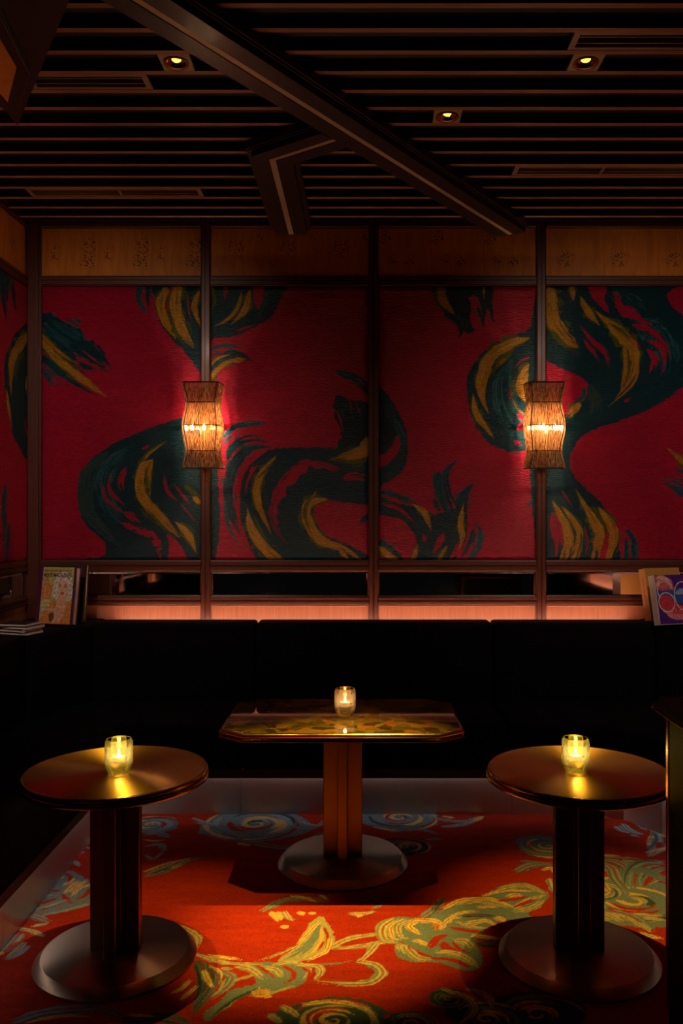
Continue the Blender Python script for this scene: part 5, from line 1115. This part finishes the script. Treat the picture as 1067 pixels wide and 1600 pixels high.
# right-hand books
b3 = book('hardcover_book', 'tan book with red lettering down its spine, leaning in the right corner', 0.22, 0.270, 0.050, TANC, PAGE, 'books in the room corners')
b3.location = (1.499, 4.435, bz + 0.018); b3.rotation_euler = (math.radians(-12), 0, math.radians(20))
b4 = book('hardcover_book', 'white-spined book with a purple cover of pink and blue rounds', 0.245, 0.250, 0.045, WHT, PAGE, 'books in the room corners')
b4.location = (1.492, 4.290, bz + 0.012); b4.rotation_euler = (math.radians(-12), 0, math.radians(18))
o = text_mesh("SPEED SEVEN", 0.021, INK_R, 'lettering', (-0.0004, 0.0215, 0.225), b3, 1.0, 'LEFT', 0.0004)
o.matrix_local = Matrix(((0, 0, -1, -0.0006), (0, 1, 0, 0.018), (-1, 0, 0, 0.225), (0, 0, 0, 1)))
pc = Canvas(0, 0, 240, 248, 1.2, (0.085, 0.022, 0.26), 0.15)
pc.fill([(0, 8), (50, 5), (95, 22), (105, 55), (100, 75), (0, 72)], (0.75, 0.16, 0.20), 1); pc.stroke([(8, 18), (50, 10), (90, 30)], 8, (0.85, 0.45, 0.45), 0.1)
pc.fill([(0, 70), (20, 82), (60, 78), (110, 70), (170, 68), (240, 75), (240, 130), (150, 150), (60, 120), (0, 110)], (0.05, 0.10, 0.42), 1); pc.stroke([(110, 95), (170, 84), (240, 92)], 14, (0.30, 0.45, 0.75), 0.2)
pc.fill([(10, 118), (35, 108), (70, 104), (90, 125), (120, 150), (180, 165), (240, 160), (240, 200), (170, 222), (90, 218), (35, 190), (12, 155)], (0.70, 0.05, 0.09), 1); pc.stroke([(20, 165), (70, 205), (150, 214), (240, 195)], (6, 14, 14, 8), (0.85, 0.25, 0.30), 0.1)
for k in range(9): pc.stroke([(30 + k * 24, 168 + (k % 3) * 4), (31 + k * 24, 190 + (k % 3) * 4)], 5, (0.82, 0.22, 0.28), 0)
for k in range(9): pc.stroke([(14 + k * 11, 66), (14 + k * 11, 80)], 3, (0.05, 0.08, 0.38) if k % 2 else (0.7, 0.1, 0.15), 0)
for k in range(5): pc.stroke([(28 + k * 14, 118 - k * 2), (29 + k * 14, 102 - k * 2)], 3.5, (0.70, 0.05, 0.09), 0)
def ring(cx, cy, r, a0=0.0, a1=6.4, sq=1.0): pc.stroke([(cx + r * math.cos(a), cy + r * sq * math.sin(a)) for a in [a0 + (a1 - a0) * i / 24 for i in range(25)]], 2.4, (0.85, 0.83, 0.72), 0, 0.1, (0.001, 0.001))
ring(55, 138, 48); ring(52, 80, 44, 2.4, 6.2, 1.1); ring(160, 110, 54, 0, 6.4, 1.35)
ring(52, 62, 46, -0.2, -3.0, 0.9)
GU, GV = np.meshgrid(np.arange(0, 240, 1.2), np.arange(0, 248, 1.2))
pts = np.stack([0.0030 + GU / 1000, np.full_like(GU, -0.0012), 0.250 - GV / 1000], -1)
o = bpy.data.objects.new('cover_picture', grid_mesh('cover_picture', pts, pc.sample(GU, GV), M['print'])); COL.objects.link(o); o.parent = front(b4)
# flat cases stacked on the bench back
CASE = plain('case_black', (0.02, 0.018, 0.02), 0.25); EDGE = plain('case_edge', (0.75, 0.72, 0.70), 0.4)
labs = ('lowest flat case of the stack on the left bench back', 'second case from the bottom of the stack in the left corner', 'third case from the bottom of the stack in the left corner', 'topmost flat case of the stack in the left corner')
for k in range(4):
    e = empty('disc_case', (-1.610 - 0.010 * (k % 2) - 0.012 * (k == 3) + 0.004 * k, 4.065, bz + 0.001 + 0.0135 * k), math.radians(-20 + (3, -4, 2, 9)[k])); tag(e, labs[k], 'disc case', 'stack of flat cases')
    MB().box(-0.072, 0.070, -0.062, 0.062, 0.0, 0.0125).build('case_body', CASE, e, bevel=0.001)
    MB().box(0.0702, 0.0715, -0.061, 0.061, 0.001, 0.0115).build('case_spine', EDGE, e)
    MB().box(-0.071, 0.069, -0.0633, -0.0622, 0.003, 0.0095).build('paper_edge', EDGE, e)
